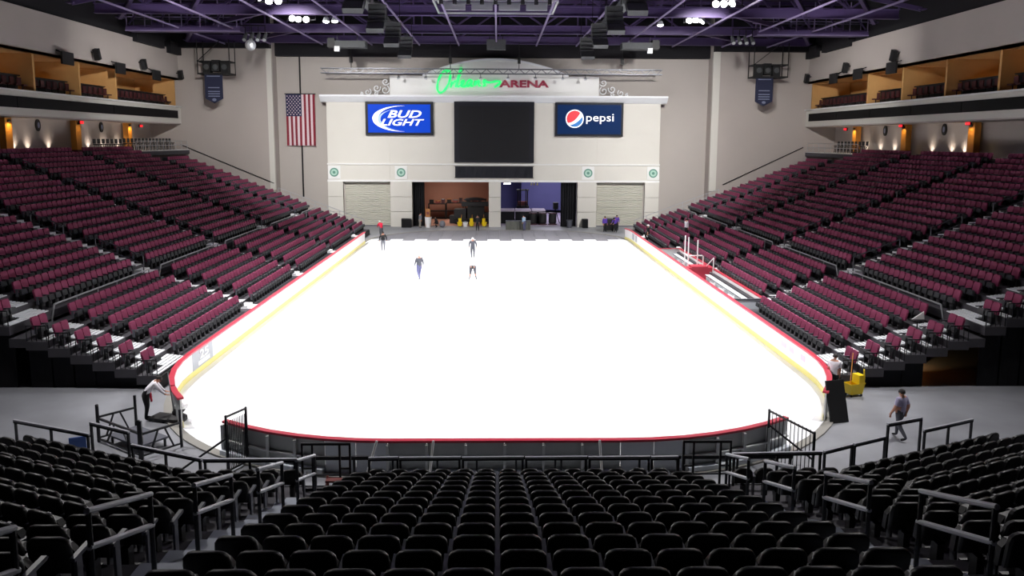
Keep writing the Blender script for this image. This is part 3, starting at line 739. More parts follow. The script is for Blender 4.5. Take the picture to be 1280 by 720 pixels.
# ================================================================== RINK BOARDS
def boards(label, path, grey_back=True, ribs=False, gates=(), skip_kick=False):
    t = thing('rink_boards', label, 'boards')
    L = [0]
    for a, b in zip(path[:-1], path[1:]): L.append(L[-1] + math.dist(a, b))
    nrm = []
    for k in range(len(path)):
        a = Vector(path[max(k - 1, 0)]); b = Vector(path[min(k + 1, len(path) - 1)]); d = (b - a).normalized(); nrm.append(Vector((-d.y, d.x)))   # towards the left of travel
    def at(k, off): return Vector(path[k]) + nrm[k] * off
    for k in range(len(path) - 1):
        mid = (Vector(path[k]) + Vector(path[k + 1])) / 2
        g = any(a <= mid.x <= c for a, c in gates)
        d = (Vector(path[k + 1]) - Vector(path[k])); e = d.normalized() * .008
        q = []
        for off in (0.03, -.03):
            q += [at(k, off) + e, at(k + 1, off) - e]
        i0, i1, o0, o1 = q
        vs = [(*p, z) for z in (.03, 1.05) for p in (i0, i1, o1, o0)]
        MB().add(vs, [(3, 2, 1, 0), (4, 5, 6, 7), (0, 1, 5, 4), (1, 2, 6, 5), (3, 0, 4, 7)], 0).add(vs, [(2, 3, 7, 6)], 1).build('board_panel', ['board_white', 'gate_panel' if g else ('board_grey' if grey_back else 'board_white')], t)
        if ribs and not g:
            m_ = (o0 + o1) / 2; n_ = (nrm[k] + nrm[k + 1]).normalized()
            p = o0 - n_ * .07
            MB().bar((p.x, p.y, .05), (p.x, p.y, 1.0), .08, .14).build('post', 'board_rib', t)
            MB().bar((o0.x - n_.x * .06, o0.y - n_.y * .06, .52), (o1.x - n_.x * .06, o1.y - n_.y * .06, .52), .1, .05).build('stringer', 'board_rib', t)
            MB().bar((o0.x - n_.x * .12, o0.y - n_.y * .12, .12), (o1.x - n_.x * .12, o1.y - n_.y * .12, .12), .2, .18).build('foot_rail', 'gate_panel', t)
    for (nm, m, z0, z1, a, c) in (('cap_rail', 'cap_red', 1.05, 1.12, .1, -.1), ('kick_plate', 'kick_yellow', .03, .26, .05, .028)):
        if nm == 'kick_plate' and skip_kick: continue
        vs = []; fs = []
        for k in range(len(path)):
            p, q = at(k, a), at(k, c)
            vs += [(*p, z0), (*q, z0), (*q, z1), (*p, z1)]
        for k in range(len(path) - 1):
            for j in range(4): fs.append((4 * k + j, 4 * k + 4 + j, 4 * k + 4 + (j + 1) % 4, 4 * k + (j + 1) % 4))
        fs += [(0, 1, 2, 3), tuple(4 * (len(path) - 1) + j for j in (3, 2, 1, 0))]
        MB().add(vs, fs).build(nm, m, t)
    return t
a_ = HW - CR; cy_ = Y0 + CR
stp = lambda y0, y1, n: [y0 + (y1 - y0) * k / n for k in range(n + 1)]
left = [(-HW, y) for y in stp(73.9, cy_, 17)] + arc(-a_, cy_, CR, 180, 207, 4)[1:]
TL = boards('white left side boards with red cap and yellow kick plate beside the stand', left)
boards('short curved red-capped board piece by the left corner gate', arc(-a_, cy_, CR, 208, 216.8, 2))
right = arc(a_, cy_, CR, 327.2, 360, 5) + [(HW, y) for y in stp(cy_, Y1 - CR, 18)][1:] + arc(HW - CR, Y1 - CR, CR, 0, 14, 2)[1:]
TR = boards('white right side boards with red cap running past the bench box', right)
near = arc(-a_, cy_, CR, 235.6, 270, 6) + [(x, Y0) for x in stp(-a_, a_, 6)][1:] + arc(a_, cy_, CR, 270, 306.5, 6)[1:]
TN = boards('near end boards with red cap and grey ribbed back', near, True, True, gates=((-4.9, -3.4), (3.6, 5.3)), skip_kick=False)
# printed advertisements on the boards (flat print)
def ad(sg, y0, y1, z0, z1, m, nm='printed_ad', par=None, off=.038):
    return MB().b2(sg * (HW - off), sg * (HW - .03), y0, y1, z0, z1).build(nm, m, par)
ad(-1, 31.6, 33.9, .25, 1.02, 'ad_grey', par=TL)
for (t0, t1, body) in ((32.35, 33.35, '25'),):
    me = text_mesh(body, 1.0, 0, .02, .01)
    xs_ = [v.co.x for v in me.vertices]; ys_ = [v.co.y for v in me.vertices]
    for v in me.vertices:
        v.co = (-HW + .05 + v.co.z, t0 + (v.co.x - min(xs_)) / (max(xs_) - min(xs_)) * (t1 - t0), .58 + (v.co.y - min(ys_)) / (max(ys_) - min(ys_)) * .38)
    me.materials.append(MATS['white'])
    o = bpy.data.objects.new('printed_number', me); COL.objects.link(o); o.parent = TL
ad(-1, 32.2, 33.5, .34, .52, 'white', 'printed_bar', TL, .05)
for (y, w_) in ((45.5, 1.6), (47.6, .9)): ad(-1, y, y + w_, .5, .85, 'ad_blue', par=TL)
for (y, w_) in ((33.2, .5), (34.1, .6), (31.9, .5), (45, 3.0), (50, 3.4), (57.5, 2.8)): ad(1, y, y + w_, .55, .8, 'ad_pink', par=TR)
for (y, w_) in ((72.2, .9), (73.6, 1.2)): ad(1, y, y + w_, .35, .95, 'ad_grey', par=TR)

# bench box behind the right boards
t = tb = thing('bench_box', 'long white players bench box with red capped walls behind right boards', 'bench box')
bx1 = 14.75
MB().b2(13.09, bx1, 42.6, 63.0, .0, .3).build('raised_floor', 'plank_white', t)
for k in range(8):
    ya = 42.6 + 20.4 * k / 8
    MB().b2(bx1, bx1 + .08, ya + .01, ya + 20.4 / 8 - .01, 0, 1.06).build('wall_panel', 'board_white', t)
MB().b2(bx1 - .06, bx1 + .14, 42.5, 63.1, 1.06, 1.13).build('cap_rail', 'cap_red', t)
for y in (42.5, 62.95):
    MB().b2(13.09, bx1, y, y + .08, 0, 1.06).build('end_panel', 'gate_panel' if y < 50 else 'board_white', t)
    MB().b2(13.09, bx1, y - .05, y + .12, 1.06, 1.12).build('end_cap', 'arm_grey' if y < 50 else 'cap_red', t)
for y in (53.0,):
    MB().b2(13.09, bx1, y, y + .7, .3, 1.15).build('divider_panel', 'cap_red', t)
    MB().b2(13.3, 14.4, y - .1, y + .9, 1.12, 1.25).build('divider_pad', 'cap_red', t)
for i, (ya, yb) in enumerate(((43.6, 52.4), (54.4, 62.2))):
    t = thing('players_bench', ('long plain bench in the near half of the bench box', 'long plain bench in the far half of the bench box')[i], 'bench', (14.25, (ya + yb) / 2, .3))
    MB().box(0, 0, .45, .34, yb - ya, .05).build('seat_board', 'plank_white', t)
    for k in range(5): MB().box(0, -(yb - ya) / 2 + .2 + k * (yb - ya - .4) / 4, .22, .26, .06, .43).build('leg', 'white', t)
    MB().box(-.18, 0, .45, .02, yb - ya, .06).build('edge_strip', 'arm_grey', t)
for (x, y, h) in ((-.4, -.5, 2.9), (.25, -.5, 2.7), (-.4, .5, 2.9), (.6, -.7, 1.6), (1.1, -1.6, 1.6)): MB().tube((13.6 + x, 54.2 + y, .3), (13.6 + x, 54.2 + y, .3 + h), .045).build('frame_post', 'white', tb)
for (p, q) in (((-.4, -.5, 1.6), (.6, -.5, 1.6)), ((-.4, .5, 1.6), (-.4, -.5, 1.6)), ((.6, -.7, .6), (1.1, -1.6, 1.6)), ((.25, -.5, .8), (.6, -.7, .8))): MB().tube((13.6 + p[0], 54.2 + p[1], .3 + p[2]), (13.6 + q[0], 54.2 + q[1], .3 + q[2]), .04).build('frame_crossbar', 'white', tb)
# ================================================================== SIDE STANDS
STOOL = [('seat', MB().box(0, 0, .72, .46, .44, .08).mesh('seat', 'seat_dark')), ('backrest', MB().box(0, -.2, 1.0, .44, .06, .42).mesh('backrest', 'seat_dark')),
         ('leg_frame', MB().tube((-.18, -.18, 0), (-.12, -.12, .7), .03).tube((.18, -.18, 0), (.12, -.12, .7), .03).tube((-.18, .18, 0), (-.12, .12, .7), .03).tube((.18, .18, 0), (.12, .12, .7), .03).mesh('leg_frame', 'dark_steel'))]
AIS = [32.3, 43.0, 53.5, 64.5, 75.0]
BLK = [(33.0, 42.35), (43.65, 52.85), (54.15, 63.85), (65.15, 74.35), (75.65, 80.9)]
BNAME = ['nearest', 'second', 'third', 'fourth', 'farthest']
YA, YB = 30.1, 81.0
ROWS = [(13.7 + .85 * i, .55 + .28 * i) for i in range(6)] + [(19.4 + .85 * j, 2.55 + .335 * j) for j in range(18)]
def seat_burg():
    """one tip-up seat facing +Y: backrest, folded pan, armrest, pedestal"""
    back = MB(); prof = [(-.22, .42), (.22, .42), (.24, .8), (.19, .9), (-.19, .9), (-.24, .8)]
    back.prism(prof, lambda x, z, d: (x, -.12 - (z - .43) * .22 + d, z), -.03, .05)
    pan = MB().prism([(-.21, .33), (.21, .33), (.2, .5), (.14, .56), (-.14, .56), (-.2, .5)], lambda x, z, d: (x, .05 + d - (z - .4) * .15, z), 0, .11)
    arm = MB().box(.26, .05, .58, .05, .3, .045).box(.26, -.02, .42, .04, .1, .32)
    ped = MB().box(0, -.05, .2, .12, .14, .4)
    return back.mesh('backrest', 'seat_burgundy'), pan.mesh('seat_pan', 'seat_charcoal'), arm.mesh('armrest', 'arm_grey'), ped.mesh('pedestal', 'seat_dark')
SB = seat_burg()
seats = []      # (x, y, z, side, block, row, seat)
def seat_ok(sg, i, y):
    if sg > 0 and i == 0 and 42.2 < y < 63.4: return False        # bench box stands here
    if i >= 21 and y > 75.2: return False                         # platform for tables
    
    return True
for sg, sd in ((-1, 'left'), (1, 'right')):
    st = S(thing('floor_' + sd + '_stand', None, None))
    for i, (x, z) in enumerate(ROWS):
        if sg > 0 and i == 0:
            segs = [(YA, 42.4), (63.2, YB)]
        else: segs = [(YA, YB)] if i < 21 else [(YA, 75.3)]
        for ya, yb in segs:
            MB().b2(sg * x, sg * (x + .86), ya, yb, z - .36, z).build('terrace_step', 'stand_floor', st)
    MB().b2(sg * 18.8, sg * 19.45, YA, YB, 1.7, 2.06).build('walkway', 'stand_floor', st)
    # added front sheet stops ice light; near end sheets stand for shade
    for ya, yb in ([(YA, YB)] if sg < 0 else [(YA, 42.4), (63.2, YB)]):
        MB().b2(sg * 13.62, sg * 13.7, ya, yb, 0, .5).build('fascia', 'black', st)  # black strip added to keep ice light from under the seats
    if sg > 0: MB().b2(14.95, 15.0, 42.4, 63.2, 0, .8).build('fascia', 'black', st)  # same added light stop behind the bench box
    for y_, nm in ((30.35, 'near'), (80.9, 'far')):
        for i, (x, z) in enumerate(ROWS):
            if sg > 0 and y_ < 40 and i in (4, 5): continue
            MB().b2(sg * x, sg * (x + .9), y_, y_ + .06, 0, z - .3).build('drape', 'black_cloth', st)  # far end panel; near sheet stands in for shade under the open stand
    # steps in the aisles
    for a, y in enumerate(AIS):
        if a == 0: continue
        for i, (x, z) in enumerate(ROWS):
            if i >= 21 and a == 4: continue
            if sg > 0 and i == 0 and 42.4 < y < 63.2: continue
            MB().b2(sg * x, sg * (x + .85), y - .55, y + .55, z, z + .02).b2(sg * (x + .42), sg * (x + .85), y - .5, y + .5, z, z + .15).build('aisle_step', 'step_grey', st)
    # pale bench planks over the near end of the stand (seats folded away)
    for i, (x, z) in enumerate(ROWS[:10]):
        n_ = 5
        for k in range(n_):
            MB().b2(sg * (x + .02 + k * .165), sg * (x + .14 + k * .165), YA + .1 + (1.15 if k > 1 else .0), 32.85, z + .01 + .015 * k, z + .05 + .02 * k).build('deck_plank', 'plank_white', st)
    # seats
    for bi, (ya, yb) in enumerate(BLK):
        n_ = int((yb - ya) / .52)
        for i, (x, z) in enumerate(ROWS):
            for k in range(n_):
                y = ya + .26 + k * .52
                if seat_ok(sg, i, y): seats.append((sg * (x + .52), y, z, sg, bi, i, k))
    for i, (x, z) in enumerate(ROWS[:10]):
        for k in range(2): seats.append((sg * (x + .52), YA + .45 + k * .52, z, sg, -1, i, k))
vis = lambda s: abs((s[0] - CAMX) / s[1]) < .60
order = sorted(range(len(seats)), key=lambda k: (not vis(seats[k]), seats[k][1] ** 2 + seats[k][0] ** 2))
near_set = order[:300]
proto = thing('burgundy_stadium_chair', 'x', 'seat')
P_ = [inst(n_, m_, proto) for n_, m_ in zip(('backrest', 'seat_pan', 'armrest', 'pedestal'), SB)]
first = True
for k in near_set:
    x, y, z, sg, bi, i, q = seats[k]
    sd = 'left' if sg < 0 else 'right'
    if first: t = proto; first = False
    else:
        t = proto.copy(); COL.objects.link(t)
        for c in P_:
            d = c.copy(); COL.objects.link(d); d.parent = t
    t.location = (x, y, z); t.rotation_euler = (0, 0, -PI / 2 if sg < 0 else PI / 2)
    if bi < 0: t['label'] = f'burgundy seat, {sd} stand near edge, {ORD[i + 1]} row up, {"outer" if q == 0 else "inner"} of the pair'
    else: t['label'] = f'burgundy seat, {sd} stand, {BNAME[bi]} block, {ORD[i + 1]} row up, {ORD[q + 1]} from near aisle'
    t['group'] = f'burgundy seats of the {sd} stand'
# every seat beyond those three hundred, joined
mb = MB(); proto_v = []; proto_f = []; proto_m = []
for mi, me in enumerate(SB):
    n_ = len(proto_v); proto_v += [tuple(v.co) for v in me.vertices]
    for p in me.polygons: proto_f.append(tuple(i + n_ for i in p.vertices)); proto_m.append(mi)
for k in order[300:]:
    x, y, z, sg, bi, i, q = seats[k]
    s_ = 1 if sg < 0 else -1
    n_ = len(mb.v)
    mb.v += [(x + s_ * vy, y - s_ * vx, z + vz) for vx, vy, vz in proto_v]
    mb.f += [tuple(a + n_ for a in f) for f in proto_f]; mb.m += proto_m
mb.build('distant_burgundy_chairs', ['seat_burgundy', 'seat_charcoal', 'arm_grey', 'seat_dark'], label='all farther burgundy tip-up seats filling both side stands', cat='seats', kind='stuff')

# guard rails in front of the upper rows
for sg, sd in ((-1, 'left'), (1, 'right')):
    for bi, (ya, yb) in enumerate(BLK):
        t = thing('stand_guardrail', f'pale grey rail before the upper rows, {BNAME[bi]} block of the {sd} stand', 'rail', (sg * 19.3, 0, 2.06))
        MB().tube((0, ya + .1, .75), (0, yb - .1, .75), .045).build('top_rail', 'rail_lit_grey', t)
        MB().tube((0, ya + .1, .75), (sg * .12, ya + .02, 0), .04).tube((0, yb - .1, .75), (sg * .12, yb - .02, 0), .04).build('end_post', 'rail_lit_grey', t)
        n_ = max(2, int((yb - ya) / 1.6))
        for k in range(1, n_): MB().tube((0, ya + (yb - ya) * k / n_, 0), (0, ya + (yb - ya) * k / n_, .75), .035).build('post', 'rail_lit_grey', t)
    for a, y in enumerate(AIS[1:]):
        for q, (i0_, i1_) in enumerate(((6, 9), (11, 13), (15, 17), (19, 21))):
            if a == 3 and q == 3: continue
            t = thing('aisle_rail', f'grey two-bar rail, {sd} stand, {ORD[a + 1]} aisle from near, {ORD[q + 1]} one up', 'rail')
            (x0, z0), (x1, z1) = ROWS[i0_], ROWS[i1_]
            x0, x1 = sg * (x0 + .3), sg * (x1 + .3); yy = y - .5
            for h in (.95, .5): MB().tube((x0, yy, z0 + h), (x1, yy, z1 + h), .035).build('bar', 'rail_shaded_grey', t)
            for (x, z) in ((x0, z0), (x1, z1)): MB().tube((x, yy, z), (x, yy, z + .97), .035).build('post', 'rail_shaded_grey', t)
    # far end rail, wall rail
    t = thing('stand_end_rail', f'grey sloping rail at the far end of the {sd} stand', 'rail')
    for h in (.95, .55): MB().tube((sg * 14.2, 81.1, .6 + h), (sg * 23.0, 81.1, 3.9 + h), .035).build('bar', 'rail_lit_grey', t)
    for k in range(8):
        xx = 14.2 + 8.8 * k / 7; zz = .6 + 3.3 * k / 7
        MB().tube((sg * xx, 80.93, zz - .9), (sg * xx, 81.0, zz + .97), .03).build('post', 'rail_lit_grey', t)
    t = thing('wall_handrail', f'dark sloping handrail fixed to the {sd} far bay wall', 'rail')
    A_ = (sg * 25.4, YW - .1, 4.94); B_ = (sg * (35.6 if sg < 0 else 34.4), YW - .1, 9.2)
    MB().tube(A_, B_, .05).build('bar', 'dark_steel', t)
    for k in range(6):
        p = Vector(A_).lerp(Vector(B_), (k + .5) / 6); MB().tube(p, p + Vector((0, .1, -.08)), .03).build('bracket', 'dark_steel', t)
    # stepped side wall that carries the stand's far end up to the platform
    S(MB().b2(sg * 34.75, sg * 38.9, 75.35, YW, 8.35, 8.68).build('floor_' + sd + '_platform', 'facade_white'))
    t = thing('platform_rail', f'thin grey rail along the front of the {sd} seating platform', 'rail', (sg * 34.85, 0, 8.68))
    for h in (.5, .95): MB().tube((0, 75.5, h), (0, 87.8, h), .03).build('bar', 'rail_lit_grey', t)
    for k in range(9): MB().tube((0, 75.5 + 12.3 * k / 8, 0), (0, 75.5 + 12.3 * k / 8, .97), .03).build('post', 'rail_lit_grey', t)
    for k in range(21 if sg < 0 else 9):
        t = thing('platform_stool', f'dark high stool on the {sd} platform, {ORD[k + 1]} from the far wall', 'stool', (sg * 35.9, (86.2 if sg < 0 else 82.6) - k * .8, 8.68 if (86.2 if sg < 0 else 82.6) - k * .8 > 75.4 else 8.62), 0, 'stools on the platform')
        for nm_, me_ in STOOL: inst(nm_, me_, t, rz=PI / 2 if sg > 0 else -PI / 2)
    t = thing('stand_edge_rail', f'dark barred rail stepping up the near edge of the {sd} stand', 'rail')
    pr = None
    for i, (x, z) in enumerate(ROWS[:12]):
        a_ = Vector((sg * (x + .05), YA + .04, z)); b_ = Vector((sg * (x + .82), YA + .04, z))
        MB().bar(a_ + Vector((0, 0, .62)), b_ + Vector((0, 0, .62)), .04, .04).build('top_bar', 'rail_black', t)
        m_ = MB()
        for q in range(5):
            p = a_.lerp(b_, q / 4); m_.bar(p, p + Vector((0, 0, .62)), .025, .025)
        m_.build('balusters', 'rail_black', t, kind='stuff')
t = thing('white_board_stand', 'white tilted board on a black stand among the pale planks, right stand', 'stand', (17.75, 32.1, 1.72))
MB().tube((0, 0, 0), (0, 0, .62), .03).build('pole', 'black', t)
MB().lathe([(.2, 0), (.2, .03), (.03, .05)], (0, 0, 0), 8).build('foot', 'black', t)
MB().box(0, 0, .64, .5, .34, .05).build('tray', 'black', t)
MB().prism([(-.26, .67), (.28, .67), (.24, 1.02), (.02, .86)], lambda x, z, d: (x, d, z), -.02, .02).build('board', 'white', t)
# ================================================================== NEAR END STAND
CX = .33                                   # middle of the centre block
RZ = lambda i: .98 if i == 0 else 1.88 + .30 * (i - 1)
RY = lambda i: 18.35 if i == 0 else 16.1 - .86 * (i - 1)     # seat backs of row i
NR = 15
stn = S(thing('floor_near_stand', None, None))
for i in range(NR):
    ya = RY(i) - (.3 if i else 1.45); yb = RY(i) + (.56 if i else .9)
    MB().b2(-4.0 + CX - 10.5, 4.0 + CX + 10.5, ya, yb, RZ(i) - (.5 if i else .98), RZ(i)).build('terrace_step', 'stand_floor', stn)
    if i:
        for sx in (-1, 1):
            xa = CX + sx * 3.78; xb = CX + sx * 5.3
            MB().b2(xa, xb, ya, yb, RZ(i), RZ(i) + .02).b2(xa, xb, ya - .3, ya + .02, RZ(i), RZ(i) + .15).build('aisle_step', 'step_blue', stn)
MB().b2(CX - 14.5, CX + 14.5, 16.66, 16.72, 0, 1.88).build('riser_wall', 'stand_floor', stn)
for i, ((x0, y0), (x1, y1)) in enumerate((((-14.17, 21.6), (-7.9, 19.25)), ((-7.9, 19.25), (8.5, 19.25)), ((8.5, 19.25), (14.83, 22.0)))):
    MB().add([(x0, y0, 0), (x1, y1, 0), (x1, y1 - .08, 0), (x0, y0 - .08, 0), (x0, y0, .98), (x1, y1, .98), (x1, y1 - .08, .98), (x0, y0 - .08, .98)],
             [(4, 5, 6, 7), (0, 1, 5, 4), (2, 3, 7, 6), (1, 2, 6, 5), (3, 0, 4, 7)]).build('front_wall', 'stand_floor', stn)
for sx in (-1, 1):        # floor of the two angled wings
    xa = CX + sx * 8.2
    MB().add([(xa, 19.2, .9), (xa + sx * 6.3, 21.9, .9), (xa + sx * 6.3, 16.0, .9), (xa, 16.0, .9), (xa, 19.2, .98), (xa + sx * 6.3, 21.9, .98), (xa + sx * 6.3, 16.0, .98), (xa, 16.0, .98)],
             [(4, 5, 6, 7), (7, 6, 5, 4), (0, 1, 5, 4), (0, 4, 7, 3)]).build('wing_floor', 'stand_floor', stn)
def seat_black(round_top=False):
    if round_top: prof = [(-.24, .42), (.24, .42), (.25, .62), (.235, .74), (.19, .81), (.11, .855), (-.11, .855), (-.19, .81), (-.235, .74), (-.25, .62)]
    else: prof = [(-.25, .40), (.25, .40), (.262, .72), (.25, .81), (.21, .855), (.15, .875), (-.15, .875), (-.21, .855), (-.25, .81), (-.262, .72)]
    def ring(sc, d): return [(x * sc * .925, (z - .63) * sc + .63, d) for x, z in prof]
    n_ = len(prof); b = MB(); vs = []
    for sc, d in ((.9, -.045), (1.0, -.02), (1.0, .03), (.92, .055)):
        for (x, z, dd) in ring(sc, d): vs.append((x, dd - (z - .63) * .2, z))
    fs = [tuple(range(n_ - 1, -1, -1)), tuple(range(3 * n_, 4 * n_))]
    for q in range(3):
        for k in range(n_): fs.append((q * n_ + k, q * n_ + (k + 1) % n_, (q + 1) * n_ + (k + 1) % n_, (q + 1) * n_ + k))
    b.add(vs, fs)
    pan = MB().prism([(-.23, .36), (.23, .36), (.235, .62), (.17, .72), (-.17, .72), (-.235, .62)], lambda x, z, d: (x, .13 + d - (z - .4) * .2, z), 0, .1)
    arm = MB().prism([(-.06, .63), (.3, .65), (.33, .62), (.3, .6), (-.06, .58)], lambda y, z, d: (d, y, z), -.03, .03).box(0, .06, .33, .035, .12, .5)
    post = MB().box(0, .0, .2, .1, .16, .4).box(0, .05, .02, .2, .3, .04)
    return b, pan, arm, post
bb, pan, arm, post = seat_black(); rb_, _, _, _ = seat_black(True)
BM = dict(backrest=bb.mesh('backrest', 'seat_black', True), round=rb_.mesh('backrest', 'seat_black', True), pan=pan.mesh('seat_pan', 'seat_black_shell'), arm=arm.mesh('armrest', 'arm_grey'), post=post.mesh('pedestal', 'seat_black_shell'))
nl = []
SP = .54
for i in range(NR):
    for k in range(14):
        x = CX - SP * 6.5 + SP * k
        nl.append((x, RY(i), RZ(i), 0.0, i, 'centre block', k, 'the left aisle'))
ANG = math.radians(23.5)
for sx, sd in ((-1, 'left'), (1, 'right')):
    for i in range(NR):
        x_in = CX + sx * 5.35; x_out = CX + sx * (8.15 - .17 * i)
        n_ = int(abs(x_out - x_in) / SP)
        for k in range(n_): nl.append((x_in + sx * SP * (k + .5), RY(i), RZ(i), 0.0, i, f'{sd} block', k, 'the aisle'))
        px = x_in + sx * SP * n_ + sx * .12
        for k in range(11):
            d = SP * (k + .5)
            nl.append((px + sx * d * math.cos(ANG), RY(i) + d * math.sin(ANG), RZ(i), sx * ANG, i, f'angled {sd} wing', k, 'the bend'))
nvis = lambda s: abs(math.atan2(s[0] - CAMX, s[1])) < .61 and (CAMH - s[2] - .8) / s[1] < .60
nl2 = sorted(nl, key=lambda s: (not nvis(s), s[0] ** 2 + s[1] ** 2 + (0 if s[5][0] != 'a' else 60)))
protos = {}
for kind in ('backrest', 'round'):
    pr = thing('black_stadium_chair', 'x', 'seat')
    pp = [inst('backrest', BM[kind], pr), inst('seat_pan', BM['pan'], pr), inst('armrest', BM['arm'], pr, (.27, 0, 0)), inst('pedestal', BM['post'], pr)]
    protos[kind] = [pr, pp, False]
for (x, y, z, a, i, blk, k, frm) in nl2[:300]:
    pr = protos['round' if i == 0 else 'backrest']
    if not pr[2]: t = pr[0]; pr[2] = True
    else:
        t = pr[0].copy(); COL.objects.link(t)
        for c in pr[1]:
            d = c.copy(); COL.objects.link(d); d.parent = t
    t.location = (x, y, z); t.rotation_euler = (0, 0, a)
    row = 'front row at the rail' if i == 0 else f'{ORD[i]} row behind the front one'
    t['label'] = f'black seat, {blk}, {row}, {ORD[k + 1]} from {frm}'
    if i: t['label'] = f'black seat, {blk}, {ORD[i]} row behind the front one, {ORD[k + 1]} from {frm}'
    t['group'] = f'black seats of the {blk}'
mb = MB(); pv = {}
for kind in ('backrest', 'round'):
    v_, f_, m_ = [], [], []
    for mi, (me, ox) in enumerate(((BM[kind], 0), (BM['pan'], 0), (BM['arm'], .27), (BM['post'], 0))):
        n_ = len(v_); v_ += [(v.co.x + ox, v.co.y, v.co.z) for v in me.vertices]
        for p in me.polygons: f_.append(tuple(q + n_ for q in p.vertices)); m_.append(mi)
    pv[kind] = (v_, f_, m_)
for s_ in nl2[300:]:
    x, y, z, a, i = s_[:5]; v_, f_, m_ = pv['round' if i == 0 else 'backrest']
    c_, q_ = math.cos(a), math.sin(a); n_ = len(mb.v)
    mb.v += [(x + vx * c_ - vy * q_, y + vx * q_ + vy * c_, z + vz) for vx, vy, vz in v_]
    mb.f += [tuple(b_ + n_ for b_ in f) for f in f_]; mb.m += m_
mb.build('outer_black_chairs', ['seat_black', 'seat_black_shell', 'arm_grey', 'seat_black_shell'], label='remaining black seats of the outer wings of the near stand', cat='seats', kind='stuff')
# wings need terraces of their own
for sx, sd in ((-1, 'left'), (1, 'right')):
    for i in range(1, NR):
        px = CX + sx * (8.1 - .17 * i)
        c_, q_ = math.cos(ANG), math.sin(ANG)
        def wp(u, v): return (px + sx * u * c_ - sx * v * q_ * -1 * -1, RY(i) + u * q_ + v * c_)
        def wp(u, v): return (px + sx * (u * c_ - v * q_), RY(i) + u * q_ + v * c_)
        A_, B_, C_, D_ = wp(-.05, -.3), wp(6.6, -.3), wp(6.6, .57), wp(-.05, .57)
        z0, z1 = RZ(i) - 1.0, RZ(i)
        MB().add([(*A_, z0), (*B_, z0), (*C_, z0), (*D_, z0), (*A_, z1), (*B_, z1), (*C_, z1), (*D_, z1)],
                 [(3, 2, 1, 0), (4, 5, 6, 7), (0, 1, 5, 4), (1, 2, 6, 5), (2, 3, 7, 6), (3, 0, 4, 7)]).build('wing_step', 'stand_floor', stn)

# front guard rail panels
def rail_panel(x0, y0, x1, y1, zf, h, label, name='front_guardrail', mid=False, mtop='rail_top'):
    t = thing(name, label, 'rail', (x0, y0, zf))
    dx, dy = x1 - x0, y1 - y0
    MB().bar((0, 0, h), (dx, dy, h), .07, .05).build('top_rail', mtop, t)
    MB().bar((0, 0, h - .05), (dx, dy, h - .05), .06, .05).build('under_rail', 'rail_black', t)
    n_ = max(1, round(math.hypot(dx, dy) / 1.3))
    for k in range(n_ + 1):
        u = .02 + .96 * k / n_
        MB().box(dx * u, dy * u, h / 2 - .02, .055, .055, h - .04, math.atan2(dy, dx)).build('post', 'rail_black', t)
    if mid: MB().bar((0, 0, h * .5), (dx, dy, h * .5), .04, .04).build('mid_rail', 'rail_black', t)
    return t
segs = [(-3.5, -2.75), (-2.72, -1.15), (-1.12, .47), (.5, 2.1), (2.13, 3.72), (3.75, 4.45)]
for k, (a, c) in enumerate(segs): rail_panel(a, 18.95, c, 18.98, .98, .87, f'black front guardrail panel with pale top, {ORD[k + 1]} from left before centre block')
rail_panel(-7.67, 18.89, -5.32, 18.9, .98, .87, 'black front guardrail panel with pale top before the left block')
rail_panel(5.9, 19.15, 8.3, 19.25, .98, .87, 'black front guardrail panel with pale top before the right block')
rail_panel(-9.93, 19.87, -7.72, 18.91, .98, .87, 'black angled guardrail panel before the left wing')
rail_panel(8.36, 19.27, 9.33, 19.74, .98, .87, 'black angled guardrail panel before right wing, inner of two')
rail_panel(9.38, 19.76, 10.5, 20.28, .98, .87, 'black angled guardrail panel before right wing, outer of two')
rail_panel(-11.2, 20.3, -9.85, 19.62, .98, 1.32, 'taller black guardrail panel at the outer left wing')
rail_panel(10.4, 20.05, 11.6, 20.52, .98, 1.32, 'taller black guardrail panel at the outer right wing')
rail_panel(11.7, 20.55, 13.6, 21.4, .98, .95, 'black guardrail panel at the far outer edge of the right wing')
rail_panel(-14.0, 21.5, -11.3, 20.4, .98, .95, 'black guardrail panel at the far outer edge of the left wing')
for (xa, xb, yb_, sd) in ((-5.2, -3.95, 18.95, 'left'), (4.58, 5.84, 19.05, 'right')):
    t = thing('stair_gate_frame', f'tall black pipe frame at the foot of the {sd} aisle', 'frame', (xa, yb_, .98))
    W = xb - xa
    MB().bar((0, 0, 1.25), (W, 0, 1.25), .06, .06).build('top_rail', 'rail_black', t)
    for x in (.02, .28, W - .28, W - .02): MB().bar((x, 0, 0), (x, 0, 1.25), .05, .05).build('post', 'rail_black', t)
    MB().bar((0, 0, .6), (.3, 0, .6), .04, .04).bar((W - .3, 0, .6), (W, 0, .6), .04, .04).build('short_rail', 'rail_black', t, kind='stuff')
    MB().bar((0, 0, .04), (W, 0, .04), .06, .06).build('bottom_rail', 'rail_black', t)
# low dark barrier rail behind, on the rink floor
for k, (a, c) in enumerate(((-5.4, -2.0), (-1.97, 1.5), (1.53, 5.0), (5.03, 8.2))):
    rail_panel(a, 20.9, c, 20.9, 0, 1.05, f'low black barrier panel on the rink floor, {ORD[k + 1]} from left', 'floor_barrier', True, 'rail_black')

